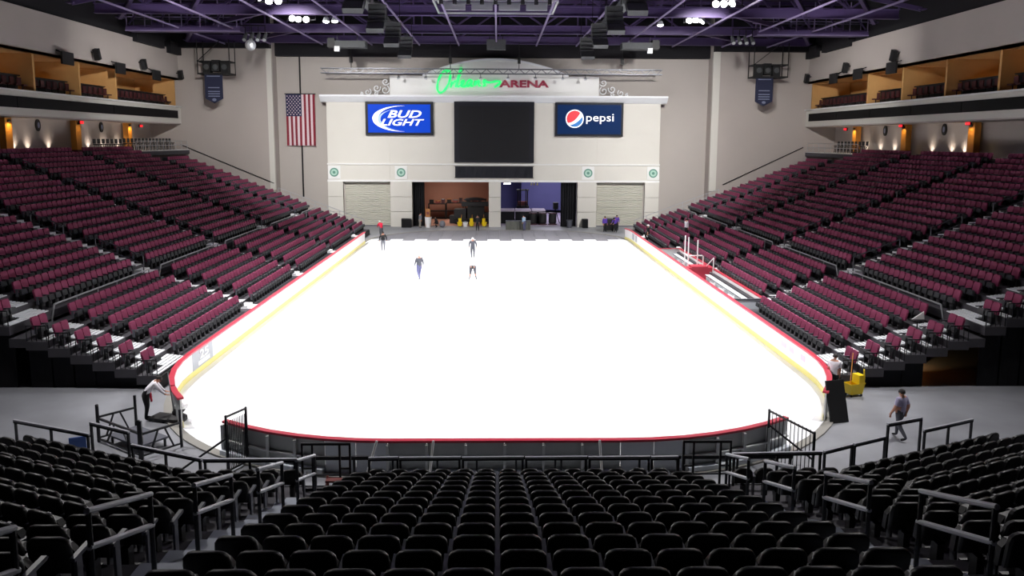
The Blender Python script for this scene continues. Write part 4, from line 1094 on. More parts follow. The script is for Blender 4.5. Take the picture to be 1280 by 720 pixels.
# handrails up the aisles
for sx, sd in ((-1, 'left'), (1, 'right')):
    for k, (ya, yb) in enumerate(((15.0, 16.5), (13.0, 14.5), (10.5, 12.0), (8.0, 9.5), (5.4, 6.9))):
        x = CX + sx * (4.6, 4.74, 4.84, 4.98, 5.05)[k]
        zf = lambda y: 1.88 + (16.1 - y) * .349
        t = thing('aisle_handrail', f'black two-bar handrail with pale worn top, {ORD[k + 1]} one up the {sd} aisle', 'rail')
        for h, nm_ in ((1.22, 'top_bar'), (.8, 'mid_bar')):
            MB().tube((x, ya, zf(ya) + h), (x, yb, zf(yb) + h), .035, 8).build(nm_, 'rail_top', t)
        for y in (ya + .03, yb - .03): MB().tube((x, y, zf(y) - .1), (x, y, zf(y) + 1.22), .032, 8).build('post', 'rail_black', t)

# barred gates beside the near boards
for (x0, y0, x1, y1, sd) in ((-8.25, 22.2, -7.9, 22.95, 'left'), (8.3, 23.2, 8.95, 21.3, 'right')):
    t = thing('barred_gate', f'dark barred gate panel standing behind the {sd} end of near boards', 'gate', (x0, y0, 0))
    dx, dy = x1 - x0, y1 - y0
    for z in (.08, 1.55 if sd == 'right' else 1.75): MB().bar((0, 0, z), (dx, dy, z), .05, .05).build('rail', 'rail_black', t)
    for u in (0, 1): MB().bar((dx * u, dy * u, 0), (dx * u, dy * u, 1.6 if sd == 'right' else 1.8), .06, .06).build('post', 'rail_black', t)
    n_ = 12
    for k in range(1, n_): MB().bar((dx * k / n_, dy * k / n_, .08), (dx * k / n_, dy * k / n_, 1.6), .02, .02).build('bar', 'rail_black', t)
    MB().bar((0, 0, 1.1), (-(1.4) if sd == 'left' else 1.2, -.6, .2), .05, .05).build('stay', 'rail_black', t)

# crowd barriers with V braces, grey cloth covered ramp between them
def barrier(p, q, label, h=1.0):
    t = thing('crowd_barrier', label, 'barrier', (p[0], p[1], 0))
    dx, dy = q[0] - p[0], q[1] - p[1]
    for u in (0, 1): MB().bar((dx * u, dy * u, 0), (dx * u, dy * u, h + .25), .07, .07).build('post', 'rail_black', t)
    MB().bar((0, 0, h * .82), (dx, dy, h * .82), .06, .06).build('top_bar', 'rail_black', t)
    MB().bar((0, 0, .12), (dx, dy, .12), .05, .05).build('bottom_bar', 'rail_black', t)
    MB().bar((dx * .42, dy * .42, h * .82), (dx * .2, dy * .2, .12), .045, .045).build('brace', 'rail_black', t)
    MB().bar((dx * .58, dy * .58, h * .82), (dx * .8, dy * .8, .12), .045, .045).build('brace', 'rail_black', t)
barrier((-13.36, 24.74), (-12.55, 25.67), 'black braced barrier farthest from the near seats, left floor')
barrier((-13.3, 24.65), (-11.35, 23.3), 'black braced barrier slanting between two others on left floor')
barrier((-11.25, 23.23), (-10.45, 24.25), 'black braced barrier nearest the curved ice curb, left floor')
t = thing('ramp_cover', 'flat dark grey covered platform between the braced barriers', 'platform', (-11.9, 24.4, 0), -.6)
MB().box(0, 0, .3, 1.75, 1.0, .06).build('top', 'table_grey', t)
for sx in (-1, 1):
    for sy in (-1, 1): MB().box(sx * .8, sy * .42, .14, .06, .06, .28).build('leg', 'rail_black', t)
# ================================================================== PEOPLE
def rotx(p, a, o):
    y, z = p[1] - o[1], p[2] - o[2]
    return (p[0], o[1] + y * math.cos(a) + z * math.sin(a), o[2] - y * math.sin(a) + z * math.cos(a))
BULK = 1.25
def person(label, loc, rz, top='cloth_grey', legs='cloth_black', hair='hair_dark', cap=None, bend=0.0, stride=0.0, arms='down', squat=0.0, group=None, extra=None, spread=0.0, long_sleeve=True, h=1.75):
    """one continuous skinned body facing +Y, posed by its joints"""
    J = {'pelvis': (0, 0, .95), 'spine': (0, 0, 1.14), 'chest': (0, -.01, 1.36), 'neck': (0, 0, 1.5), 'head': (0, .02, 1.60), 'crown': (0, .01, 1.70), 'nose': (0, .125, 1.60)}
    for s, n in ((-1, 'l'), (1, 'r')):
        J['hip' + n] = (s * .1, 0, .9); fw = s * stride
        J['knee' + n] = (s * (.11 + spread * .5), .05 + fw * .5 + squat * .35, .5 + squat * .02)
        J['ankle' + n] = (s * (.12 + spread), -.02 + fw * 1.0 - (.12 if fw < 0 else 0), .09 + (.05 if fw < 0 else 0))
        J['toe' + n] = (s * (.14 + spread), .15 + fw - (.1 if fw < 0 else 0), .035)
        J['sho' + n] = (s * .19, -.01, 1.42)
        if arms == 'fwd': J['elb' + n] = (s * .26, .12, 1.18); J['wri' + n] = (s * .2, .36, 1.1); dv = Vector((0, .8, -.2))
        elif arms == 'out': J['elb' + n] = (s * .3, -.03, 1.17); J['wri' + n] = (s * .31, .1, .94); dv = Vector((-s * .2, .3, -.9))
        elif arms == 'hang': J['elb' + n] = (s * .22, .0, 1.14); J['wri' + n] = (s * .2, .04, .9); dv = Vector((0, .1, -1))
        else: J['elb' + n] = (s * .26, -.04 + -fw * .3, 1.14); J['wri' + n] = (s * .27, .06 - fw * .5, .9); dv = Vector((0, .2, -1))
        dv.normalize(); wv = Vector(J['wri' + n]); pv_ = wv + dv * .08; J['palm' + n] = tuple(pv_)
        side = Vector((0, 1, 0)) if abs(dv.z) > .5 else Vector((1, 0, 0))
        for f in range(4):
            k0 = pv_ + side * (.03 - .02 * f) + dv * .035; L_ = (.055, .065, .06, .045)[f]
            J[f'f{f}a{n}'] = tuple(k0); J[f'f{f}b{n}'] = tuple(k0 + dv * L_ * .6 + Vector((-s * .008, .004, 0))); J[f'f{f}c{n}'] = tuple(k0 + dv * L_ + Vector((-s * .025, .0, .0)))
        J['t0' + n] = tuple(wv + dv * .04 + side * .035); J['t1' + n] = tuple(wv + dv * .085 + side * .06)
    low = ('hip', 'knee', 'ankle', 'toe', 'pelvis')
    if squat:
        dz = squat * .42
        for k in J:
            if not k.startswith(('knee', 'ankle', 'toe')): J[k] = (J[k][0], J[k][1] - squat * .12, J[k][2] - dz)
    if bend:
        o = J['pelvis']
        for k in list(J):
            if k.startswith(low): continue
            J[k] = rotx(J[k], bend, o)
        for s, n in ((-1, 'l'), (1, 'r')):              # arms hang from the lowered shoulders
            sh = J['sho' + n]; d0 = Vector((0, .08, -.98)) if arms != 'fwd' else Vector((0, .6, -.75))
            q = {k: Vector(J[k]) for k in J if k.endswith(n) and (k[:3] in ('elb', 'wri') or k[:4] == 'palm' or k[0] in 'ft' and k[1].isdigit())}
            el = Vector(sh) + d0 * .27; wr = el + d0 * .25; sh_ = wr - q['wri' + n]
            a_ = bend
            for k in q:
                if k.startswith('elb'): J[k] = tuple(el)
                elif k.startswith('wri'): J[k] = tuple(wr)
                else:
                    v = q[k] - q['wri' + n]; J[k] = tuple(wr + Vector(rotx(tuple(v), -a_, (0, 0, 0))))
    E_ = [('pelvis', 'spine'), ('spine', 'chest'), ('chest', 'neck'), ('neck', 'head'), ('head', 'crown'), ('head', 'nose')]
    for n in 'lr':
        E_ += [('pelvis', 'hip' + n), ('hip' + n, 'knee' + n), ('knee' + n, 'ankle' + n), ('ankle' + n, 'toe' + n), ('chest', 'sho' + n), ('sho' + n, 'elb' + n), ('elb' + n, 'wri' + n), ('wri' + n, 'palm' + n), ('wri' + n, 't0' + n), ('t0' + n, 't1' + n)]
        for f in range(4): E_ += [('palm' + n, f'f{f}a{n}'), (f'f{f}a{n}', f'f{f}b{n}'), (f'f{f}b{n}', f'f{f}c{n}')]
    RAD = {'pelvis': (.155, .12), 'spine': (.14, .105), 'chest': (.17, .12), 'neck': (.055, .055), 'head': (.082, .095), 'crown': (.07, .08), 'nose': (.014, .014), 'hip': (.1, .1), 'knee': (.066, .066), 'ankle': (.05, .05), 'toe': (.04, .03), 'sho': (.075, .075), 'elb': (.05, .05), 'wri': (.034, .03), 'palm': (.036, .02), 'f': (.0095, .0095), 't': (.011, .011)}
    names = list(J); me = bpy.data.meshes.new('person')
    me.from_pydata([J[k] for k in names], [(names.index(a), names.index(b)) for a, b in E_], [])
    o = bpy.data.objects.new('tmp', me); COL.objects.link(o)
    o.modifiers.new('s', 'SKIN')
    if not me.skin_vertices: me.attributes  # layer is created by the modifier
    lay = me.skin_vertices[0].data
    for k, v in zip(names, lay):
        r_ = RAD.get(k) or RAD.get(k[:-1]) or RAD[k[0]]
        v.radius = (r_[0] * BULK, r_[1] * BULK) if k[:3] in ('pel', 'spi', 'che', 'hip', 'kne', 'sho', 'elb') else r_; v.use_root = (k == 'pelvis')
    sb = o.modifiers.new('u', 'SUBSURF'); sb.levels = 1; sb.render_levels = 1
    dg = bpy.context.evaluated_depsgraph_get()
    body = bpy.data.meshes.new_from_object(o.evaluated_get(dg)); bpy.data.objects.remove(o)
    body.name = 'body'; body.materials.clear()
    for m in (top, legs, 'skin', 'cloth_black'): body.materials.append(MATS[m])
    def reg(a, b):
        ks = (a, b)
        if any(k.startswith('toe') for k in ks): return 3
        if any(k in ('head', 'crown', 'nose') for k in ks) or any(k[:4] == 'palm' or (k[0] in 'ft' and k[1].isdigit()) for k in ks): return 2
        if any(k.startswith('wri') for k in ks): return 0 if long_sleeve else 2
        if any(k[:3] in ('hip', 'kne', 'ank') for k in ks): return 1
        return 0
    segs_ = [(Vector(J[a]), Vector(J[b]), reg(a, b)) for a, b in E_]
    for p in body.polygons:
        c = p.center; best = (9, 0)
        for a, b, r_ in segs_:
            d = b - a; u = max(0, min(1, (c - a).dot(d) / max(d.length_squared, 1e-9))); q = (c - a - d * u).length
            if r_ == 2 and d.length > .05: q *= .8
            if q < best[0]: best = (q, r_)
        p.material_index = best[1]; p.use_smooth = True
    t = thing('person', label, 'person', loc, rz, group)
    t.scale = (h / 1.75,) * 3
    bo = bpy.data.objects.new('body', body); COL.objects.link(bo); bo.parent = t
    hd = Vector(J['head']); cr = (Vector(J['crown']) - hd).normalized(); nv = (Vector(J['nose']) - hd).normalized(); sv = cr.cross(nv)
    M = Matrix((( -sv.x, nv.x, cr.x, hd.x), (-sv.y, nv.y, cr.y, hd.y), (-sv.z, nv.z, cr.z, hd.z), (0, 0, 0, 1)))
    hb = MB().ball((0, -.012, .03), .098, .115, .112, 12, 6, lo=-.25).build('hair' if not cap else 'cap', hair if not cap else cap, t, True); hb.matrix_local = M
    if cap: 
        br = MB().prism([(-.07, .07), (.07, .07), (.06, .19), (-.06, .19)], lambda x, y, d: (x, y, d), .05, .062).build('cap_brim', cap, t); br.matrix_local = M
    ft = MB().ball((-.035, .088, .02), .013, .01, .009, 6, 4).ball((.035, .088, .02), .013, .01, .009, 6, 4).build('eyes', 'eye', t, kind='stuff'); ft.matrix_local = M
    mo = MB().box(0, .09, -.055, .05, .012, .012).build('mouth', 'redbrown', t); mo.matrix_local = M
    for s in (-1, 1):
        e = MB().ball((s * .092, -.005, 0), .014, .022, .03, 6, 4).build('ear', 'skin', t); e.matrix_local = M
    t['joints'] = 0
    del t['joints']
    return t, J
Zi, Zc = .03, .05
person('person in black jacket and light grey trousers on the ice, back turned', (-10.42, 68.72, Zi), .15, 'cloth_black', 'cloth_lgrey', arms='out')
person('person in bright red jacket and white cap leaning over at the ice edge', (-12.0, 78.3, Zc), .6, 'cloth_red', 'cloth_grey', cap='white', bend=.5, arms='fwd')
person('person in dark grey jacket and pale jeans walking across the ice', (-5.78, 54.42, Zi), .5, 'cloth_grey', 'cloth_jeans', stride=.22, cap='white', h=1.86)
person('person in grey jacket and grey trousers with white cap standing on ice', (-2.3, 64.57, Zi), PI, 'cloth_grey', 'cloth_grey', cap='white', arms='out')
person('person bending right over with dark back and legs apart on the ice', (-1.97, 54.44, Zi), PI, 'cloth_grey', 'cloth_grey', bend=1.5, spread=.12, arms='hang')
person('person in black clothes standing before the brown storeroom door', (-2.4, 84.15, Zc), PI - .2, 'cloth_black', 'cloth_black')
person('person in grey shirt and khaki trousers beside the white bin', (-9.0, 87.2, 0), -1.0, 'cloth_lgrey', 'cloth_khaki', bend=.2)
person('person in black crouching behind the white bin at the storeroom door', (-7.1, 87.4, 0), 1.4, 'cloth_black', 'cloth_black', squat=.9, bend=.5)
person('person in pale blue shirt and jeans beside the long grey counter', (2.75, 84.4, .05), .9, 'cloth_sky', 'cloth_jeans', bend=.3)
person('person in purple shirt and black trousers before the far shutter', (11.45, 83.65, 0), PI + .4, 'cloth_purple', 'cloth_black')
person('person in purple jacket bending over a black case by the stand', (12.6, 83.3, 0), 2.3, 'cloth_purple', 'cloth_black', bend=.5, arms='fwd')
person('person in purple shirt standing upright behind the black case', (12.95, 85.0, 0), PI, 'cloth_purple', 'cloth_black')
person('person in white shirt standing between the burgundy rows, right stand', (16.4, 67.6, 1.39), -1.2, 'cloth_white', 'cloth_black', bend=.1)
person('person in dark clothes and pale cap near front row, right stand', (13.9, 72.2, .55), 1.6, 'cloth_black', 'cloth_black', cap='white', squat=.5)
t1, J1 = person('person in white shirt with red cloth stooping over the floor machine', (-12.66, 26.68, 0), -1.2, 'cloth_white', 'cloth_black', bend=.75, arms='fwd', h=1.78)
MB().box(-.1, .17, .78, .2, .06, .3, rx=.1).build('red_cloth', 'cloth_red', t1)
person('person in white shirt and black trousers behind right corner of boards', (12.88, 29.0, 0), -.6, 'cloth_white', 'cloth_black', bend=.15, long_sleeve=False)
person('person in lilac shirt and dark trousers walking on the right floor', (13.3, 24.75, 0), .5, 'cloth_lilac', 'cloth_grey', stride=.2, long_sleeve=False)

# ================================================================== FLOOR EQUIPMENT
t = thing('floor_machine', 'black floor cleaning machine with white bag beside stooping person', 'floor machine', (-11.75, 26.6, 0), -.3)
MB().lathe([(.3, .03), (.34, .08), (.34, .18), (.22, .26), (.0, .3)], (.25, 0, 0), 14).build('brush_deck', 'black', t)
MB().box(-.3, 0, .1, .9, .62, .08).build('base_plate', 'black', t)
MB().tube((.2, 0, .28), (.45, 0, .52), .15, 10).build('motor', 'black', t)
MB().ball((.42, .05, .6), .26, .2, .14, 10, 6).build('white_bag', 'white', t)
for sx in (-.65, -.1):
    for sy in (-.28, .28): MB().tube((sx, sy - .03, .06), (sx, sy + .03, .06), .06, 8).build('wheel', 'dark_steel', t)
MB().tube((.05, .1, .2), (-.1, .05, 1.75), .02).build('handle_pole', 'grey_steel', t)
# mop bucket
t = thing('mop_bucket', 'yellow mop bucket with wringer standing on the right floor', 'bucket', (13.8, 29.2, 0), .3)
b = MB()
for (z0, z1, a0, a1) in ((.1, .52, .8, 1.0),):
    q0 = [(-.34 * a0, -.22 * a0), (.34 * a0, -.22 * a0), (.34 * a0, .22 * a0), (-.34 * a0, .22 * a0)]; q1 = [(x / a0 * a1, y / a0 * a1) for x, y in q0]
    b.add([(*p, z0) for p in q0] + [(*p, z1) for p in q1] + [(p[0] * .92, p[1] * .9, z1) for p in q1] + [(p[0] * .9, p[1] * .88, z0 + .04) for p in q0],
          [(3, 2, 1, 0), (0, 1, 5, 4), (1, 2, 6, 5), (2, 3, 7, 6), (3, 0, 4, 7), (4, 5, 9, 8), (5, 6, 10, 9), (6, 7, 11, 10), (7, 4, 8, 11), (8, 9, 13, 12), (9, 10, 14, 13), (10, 11, 15, 14), (11, 8, 12, 15), (12, 13, 14, 15)])
b.build('tub', 'yellow', t)
MB().box(.2, 0, .68, .28, .38, .34).box(.2, 0, .52, .34, .42, .05).build('wringer', 'yellow', t)
MB().tube((.3, -.2, .7), (.22, -.24, 1.1), .03).build('wringer_handle', 'yellow', t)
for sx in (-.24, .24):
    for sy in (-.15, .15): MB().tube((sx, sy - .02, .05), (sx, sy + .02, .05), .05, 8).build('caster', 'dark_steel', t)
MB().tube((-.1, .1, .3), (.5, .7, 1.5), .018).build('mop_handle', 'wood_glow_orange', t)
# folded table leaning on the right board end
t = thing('folded_table', 'black folded tabletop leaning against the right end of boards', 'table', (11.95, 26.2, 0), .55)
M_ = Matrix.Translation((11.95, 26.25, 0)) @ Matrix.Rotation(.25, 4, 'Z') @ Matrix.Rotation(-.28, 4, 'X')
t.matrix_world = M_
MB().box(0, 0, .75, .75, .05, 1.5).build('top', 'black', t)
MB().box(0, .06, .75, .6, .04, .05).box(0, .06, .3, .6, .04, .05).build('folded_leg', 'dark_steel', t, kind='stuff')
# cloths and bags at the board corner
t = thing('equipment_pile', 'black and white bag of tools on floor at right board corner', 'bag', (12.5, 28.0, 0))
MB().ball((0, 0, .2), .36, .26, .22, 10, 6, lo=-1.1).build('bag', 'black_cloth', t)
MB().ball((.1, .02, .38), .2, .16, .07, 8, 5).build('white_cloth', 'cloth_white', t)
# black boxes and bins at the facade
for i, (x, w_) in enumerate(((-10.55, 1.1), (9.75, .62))):
    t = thing('black_case', ('black square speaker case left of the storeroom door', 'black narrow speaker case right of the dock door')[i], 'case', (x, 87.7, 0))
    MB().box(0, 0, .5, w_, .7, 1.0).build('cabinet', 'black', t)
    MB().box(0, -.37, .5, w_ - .12, .05, .86).build('grille', 'screen', t)
t = thing('grey_bin', 'grey dustbin before the black curtain of the dock door', 'bin', (7.95, 87.6, 0))
MB().lathe([(.25, 0), (.32, .85), (.34, .88), (.3, .88), (.24, .05)], (0, 0, 0), 12).build('body', 'table_grey', t)
MB().lathe([(.345, .82), (.36, .84), (.36, .9), (.33, .9)], (0, 0, 0), 12).build('rim', 'arm_grey', t)
t = thing('white_bin', 'tall white bin at the storeroom door holding a cardboard box', 'bin', (-8.1, 87.7, 0))
MB().lathe([(.3, 0), (.38, 1.15), (.42, 1.2), (.37, 1.2), (.28, .05)], (0, 0, 0), 14).build('body', 'white', t)
t = thing('cardboard_box', 'brown cardboard box standing in the tall white bin', 'box', (-8.1, 87.7, .06))
MB().box(0, 0, 1.05, .48, .46, 2.0).build('carton', 'cardboard', t)
MB().box(-.3, 0, 2.1, .06, .48, .22, 0, 0, 0).build('flap', 'cardboard', t); MB().box(0, -.26, 1.6, .3, .02, .3).build('label', 'redbrown', t)
t = thing('white_sack', 'crumpled white sack beside the crouching person at storeroom door', 'sack', (-6.5, 87.8, 0))
MB().ball((0, 0, .38), .36, .3, .4, 10, 6, lo=-1.2).build('sack', 'cloth_lgrey', t)
for i, x in enumerate((-4.55, -3.2, -1.75)):
    t = thing('yellow_bucket', f'yellow mop bucket inside the storeroom door, {ORD[i + 1]} from left', 'bucket', (x, 88.4, .02), .4 * i)
    MB().lathe([(.22, .08), (.3, .5), (.32, .52), (.27, .52), (.2, .12)], (0, 0, 0), 10).build('tub', 'yellow', t)
    MB().box(.02, .1, .72, .34, .16, .45).build('wringer', 'yellow', t)
    MB().tube((.1, .1, .4), (.2, .3, 1.35), .02).build('handle', 'wood_glow_orange', t)
    for k in range(4): MB().ball((.16 * math.cos(k * PI / 2), .16 * math.sin(k * PI / 2), .045), .045, .045, .045, 6, 4).build('caster', 'black', t)
t = thing('white_tub', 'round white tub between the yellow buckets', 'tub', (-3.9, 88.4, .02))
MB().lathe([(.22, 0), (.3, .5), (.32, .52), (.27, .52), (.2, .05)], (0, 0, 0), 12).build('tub', 'white', t); MB().ball((0, 0, .5), .26, .26, .14, 10, 4, lo=0).build('lid', 'cloth_lgrey', t)
# curtains
for i, (x0, x1) in enumerate(((-9.95, -8.62), (7.05, 8.85))):
    t = thing('black_curtain', ('tall black curtain at the left jamb of the storeroom door', 'tall black curtain at right jamb of the dock door')[i], 'curtain', ((x0 + x1) / 2, 89.2, 0))
    W = x1 - x0; n_ = 28; b = MB()
    for k in range(n_):
        xa = -W / 2 + W * k / n_; xb = xa + W / n_; ya, yb = .12 * math.sin(k * 1.4), .12 * math.sin((k + 1) * 1.4)
        b.add([(xa, ya, .02), (xb, yb, .02), (xb, yb, 5.0), (xa, ya, 5.0)], [(0, 1, 2, 3)])
    b.build('drape', 'black_cloth', t, True); MB().tube((-W / 2, 0, 5.02), (W / 2, 0, 5.02), .05).build('rod', 'dark_steel', t)
    MB().box(0, 0, .02, W, .3, .04).build('hem_weight', 'black', t)
# storeroom contents
def table(label, x, y, w_, d, h, top_, leg_, z=.02):
    t = thing('work_table', label, 'table', (x, y, z))
    MB().box(0, 0, h - .04, w_, d, .08).build('table_top', top_, t)
    for sx in (-1, 1):
        for sy in (-1, 1): MB().box(sx * (w_ / 2 - .08), sy * (d / 2 - .08), h / 2 - .04, .08, .08, h - .08).build('leg', leg_, t)
    return t
for i, (x, y, h_) in enumerate(((-7.8, 97.2, 1.9), (-5.6, 97.4, 2.0), (-3.2, 97.3, 2.1))):
    t = thing('storage_rack', f'dark storage rack along the brown storeroom back wall, {ORD[i + 1]} from left', 'rack', (x, y, .02))
    for z in (.15, 1.0, h_): MB().box(0, 0, z, 2.2, .9, .1).build('shelf', 'dark_steel', t)
    for sx in (-1, 1):
        for sy in (-1, 1): MB().box(sx * 1.05, sy * .4, h_ / 2, .08, .08, h_).build('post', 'black', t)
    for q, (bx, bw, bh) in enumerate(((-.7, .5, .4), (.1, .6, .3), (.75, .4, .5))):
        c = thing('storage_box', f'dark box on storage rack {ORD[i + 1]} from left, {ORD[q + 1]} along its top shelf', 'box', (x + bx, y, .07 + h_))
        MB().box(0, 0, bh / 2, bw, .6, bh).build('carton', ('black', 'redbrown', 'picture_dark')[q], c); MB().box(0, 0, bh + .02, bw + .04, .64, .05).build('lid', ('screen', 'cardboard', 'cloth_lgrey')[(q + i) % 3], c)
t = thing('covered_equipment', 'large bulky machinery under black covers in the storeroom', 'equipment', (-3.4, 92.0, .02))
for (x, y, z, sx, sy, sz, nm) in ((-1.2, 0, .9, 1.4, 1.6, 1.7, 'cabinet'), (.6, .2, 1.1, 2.0, 1.4, 2.1, 'cabinet'), (.5, -.3, 2.35, 3.2, .9, .5, 'boom'), (-2.0, .2, .5, .9, 1.2, .9, 'cabinet'), (2.0, -.2, .7, .9, 1.2, 1.3, 'cabinet')):
    MB().box(x, y, z, sx, sy, sz, .06 * x).build(nm, 'black', t)
for x in (-1.6, -.4, .9, 1.9): MB().tube((x, -1.1, .35), (x, -.85, .35), .35, 12).build('wheel', 'dark_steel', t)
for x in (-1.3, .2, 1.0, 1.7): MB().tube((x, 0, 2.4), (x + .1, 0, 3.0), .05).build('post', 'dark_steel', t)
MB().ball((.5, 0, 2.75), 1.4, .7, .35, 12, 6, lo=0).build('black_cover', 'black_cloth', t)
# dock contents
t = thing('long_counter', 'long grey draped counter standing before the dock door', 'counter', (2.05, 85.3, 0))
MB().box(0, 0, 1.02, 2.75, .85, .06).build('top', 'arm_grey', t)
n_ = 20; b = MB()
for k in range(n_):
    xa = -1.36 + 2.72 * k / n_; xb = xa + 2.72 / n_; ya, yb = -.42 - .03 * (k % 2), -.42 - .03 * ((k + 1) % 2)
    b.add([(xa, ya, .02), (xb, yb, .02), (xb, yb, 1.0), (xa, ya, 1.0)], [(0, 1, 2, 3)])
b.b2(-1.36, -1.33, -.42, .42, .02, 1.0).b2(1.33, 1.36, -.42, .42, .02, 1.0).build('drape', 'skirt_grey', t)
for sx in (-1, 1): MB().box(sx * 1.2, .3, .5, .06, .06, 1.0).build('leg', 'dark_steel', t)
for i, (x, w_) in enumerate(((.9, 1.9), (2.85, 1.9), (4.7, 1.6))):
    t = thing('stage_riser', f'black draped stage riser inside the dock, {ORD[i + 1]} from left', 'stage', (x, 93.3, .02))
    MB().box(0, 0, 1.5, w_ - .04, 3.0, .14).build('deck', 'dock_floor', t); MB().box(0, -1.45, .72, w_ - .06, .06, 1.4).build('skirt', 'black_cloth', t)
    for sx in (-1, 1):
        for sy in (-1, 1): MB().box(sx * (w_ / 2 - .12), sy * 1.3, .72, .08, .08, 1.42).build('leg', 'dark_steel', t)
for i, (x, y, r_) in enumerate(((5.1, 90.7, .52), (6.25, 90.8, .54), (3.95, 90.7, .5))):
    t = thing('cable_drum', f'dark upright cable drum on the dock floor, {ORD[i + 1]} of three', 'drum', (x, y, .02))
    MB().lathe([(r_, 0), (r_, .1), (r_ * .7, .12), (r_ * .7, 1.3), (r_, 1.32), (r_, 1.42)], (0, 0, 0), 14).build('reel', 'picture_dark', t)
    MB().lathe([(r_ * .72, .15), (r_ * .85, .3), (r_ * .85, 1.15), (r_ * .72, 1.28)], (0, 0, 0), 14).build('cable', 'black', t)
t = thing('fork_lift', 'dark fork lift standing on the dock above the riser', 'forklift', (2.9, 96.5, .02))
MB().box(0, 0, 1.3, 1.5, 2.2, .9).build('body', 'black', t); MB().box(0, .4, 2.0, 1.3, 1.0, .5).build('counterweight', 'redbrown', t)
for sx in (-1, 1):
    MB().box(sx * .6, -.4, 2.7, .1, .1, 2.0).build('cab_post', 'black', t); MB().box(sx * .6, .6, 2.7, .1, .1, 2.0).build('cab_post', 'black', t)
    MB().box(sx * .35, -1.3, 2.1, .12, .16, 3.6).build('mast', 'dark_steel', t)
    for y in (-.8, .8): MB().tube((sx * .65, y, .45), (sx * .9, y, .45), .45, 12).build('wheel', 'black', t)
    MB().box(sx * .3, -1.9, .5, .14, 1.2, .08).build('fork', 'dark_steel', t)
MB().box(0, .1, 3.7, 1.5, 1.3, .12).build('roof', 'skirt_grey', t); MB().box(0, .2, 2.1, .5, .5, .2).build('seat', 'black', t)
t = thing('parked_trailer', 'dark trailer parked against the purple dock wall', 'trailer', (6.5, 106.0, .02))
MB().box(0, 0, 5.3, 7.5, 2.2, 1.2).build('deck', 'black', t)
MB().box(0, .3, 2.6, 7.0, 1.6, 4.4).build('wall_screen', 'dock_purple', t)
for x in (-2.6, -1.6, 1.8, 2.6): MB().tube((x, -1.2, 5.2), (x, -1.0, 5.2), .42, 12).build('wheel', 'grey_steel', t)
t = thing('dock_light', 'bright white light hanging in the purple dock', 'lamp', (.95, 96, 4.55))
MB().box(0, 0, .12, 1.0, .5, .14).build('housing', 'dark_steel', t); MB().box(0, -.02, 0, .8, .44, .1).build('tube', 'lamp_glow', t); MB().tube((0, 0, .2), (0, 0, 2.6), .03).build('rod', 'dark_steel', t)
for i, x in enumerate((4.0, 4.35, 4.75)):
    t = thing('striped_post', f'pale striped post hung under the dock lintel, {ORD[i + 1]} of three', 'post', (x, 97.0, 4.3))
    for k in range(4): MB().box(0, 0, .12 + k * .3, .16, .16, .28).build('stripe_band', 'white' if k % 2 else 'kick_yellow', t)
    MB().tube((0, 0, 1.2), (0, 0, 3.0), .03).build('rod', 'dark_steel', t)
t = thing('camera_rig', 'dark tripod rig beside the black curtain of the dock door', 'tripod', (6.7, 92.2, .02))
for k in range(3): MB().tube((0, 0, 1.6), (.5 * math.cos(k * 2.1), .5 * math.sin(k * 2.1), 0), .05).build('leg', 'black', t)
MB().box(0, 0, 2.1, .6, .7, .8).build('head', 'black', t); MB().tube((0, 0, 1.6), (0, 0, 1.8), .08).build('neck', 'dark_steel', t)
t = thing('step_stool', 'red brown step stool at the foot of the left aisle', 'stool', (-4.15, 18.2, .98))
for k in range(3): MB().box(0, -.1 + .14 * k, .2 + .17 * k, .62, .2, .05).build('tread', 'redbrown', t)
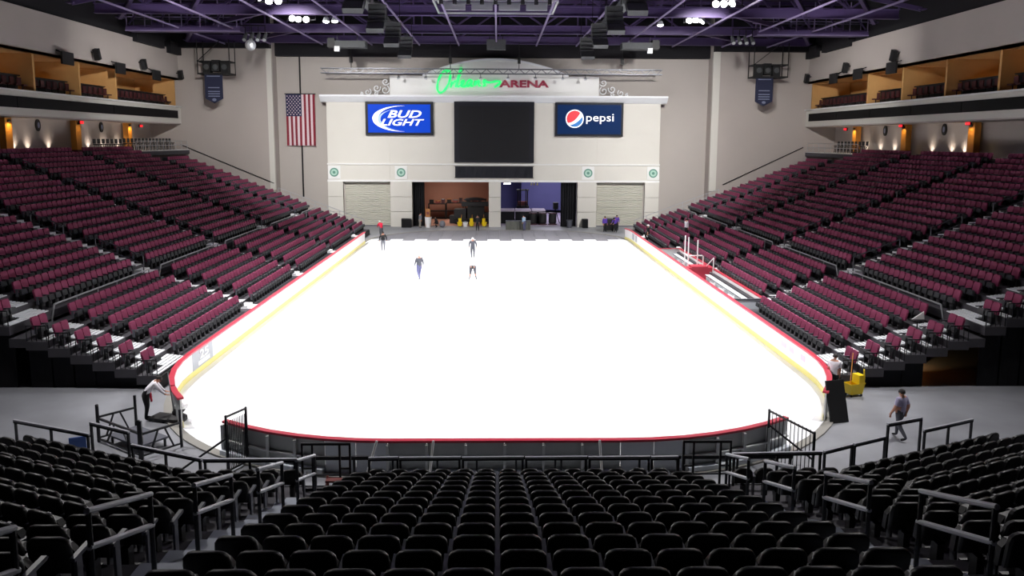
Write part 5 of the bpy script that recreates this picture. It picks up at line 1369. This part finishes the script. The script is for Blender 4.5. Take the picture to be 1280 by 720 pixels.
for sx in (-1, 1): MB().bar((sx * .3, -.2, 0), (sx * .3, .3, .6), .05, .05).bar((sx * .3, .35, 0), (sx * .3, .3, .6), .05, .05).build('side_frame', 'redbrown', t)
for i, (x, tx) in enumerate(((-2.0, .12), (2.55, -.08), (-3.7, .35))):
    t = thing('white_pole', f'thin white pole leaning at the front guardrail, {("middle", "rightmost", "leftmost")[i]} of three', 'pole', (x, 19.3, .98))
    MB().tube((0, 0, 0), (tx, .1, 1.15), .03).build('shaft', 'white', t); MB().tube((0, 0, 0), (tx * .05, 0, .08), .045).build('foot', 'arm_grey', t)
# black case by the right corner shutter
t = thing('road_case', 'black road case on wheels between two purple shirts', 'case', (12.0, 84.4, 0))
MB().box(0, 0, .75, 1.0, .9, 1.2).build('case', 'black', t); MB().box(0, 0, 1.38, 1.04, .94, .06).build('lid', 'arm_grey', t)
for sx in (-.4, .4):
    for sy in (-.35, .35): MB().ball((sx, sy, .075), .075, .075, .075, 8, 5).build('caster', 'dark_steel', t)
# small blue chair by the left wing, warm lit niche under the right stand
t = thing('blue_chair', 'blue plastic chair at the outer edge of the left wing', 'chair', (-13.0, 22.9, 0), .4)
MB().box(0, 0, .45, .46, .46, .04).build('seat', 'blue_plastic', t); MB().box(0, -.22, .75, .46, .05, .4).build('backrest', 'blue_plastic', t)
for sx in (-.2, .2):
    for sy in (-.2, .2): MB().tube((sx, sy, 0), (sx, sy, .45), .025).build('leg', 'dark_steel', t)
S(MB().b2(16.9, 19.0, 33.5, 33.6, 0, 1.25).build('wall_niche', 'wood_glow_orange'))  # orange colour carries the warm light of the doorway
t = thing('niche_lamp', 'warm round floor lamp in the dark niche under right stand', 'lamp', (17.9, 32.9, 0))
MB().ball((0, 0, .3), .3, .12, .14, 10, 6).build('globe', 'suite_tan', t); MB().lathe([(.15, 0), (.15, .04), (.04, .06), (.04, .2)], (0, 0, 0), 8).build('foot', 'dark_steel', t)
area('niche_glow', (17.9, 32.4, 1.2), (17.9, 33.5, .8), 14, .3, (1, .6, .25), 150)
print('objects', len(bpy.data.objects), 'tris', sum(len(o.data.polygons) * 2 for o in SC.objects if o.type == 'MESH'))
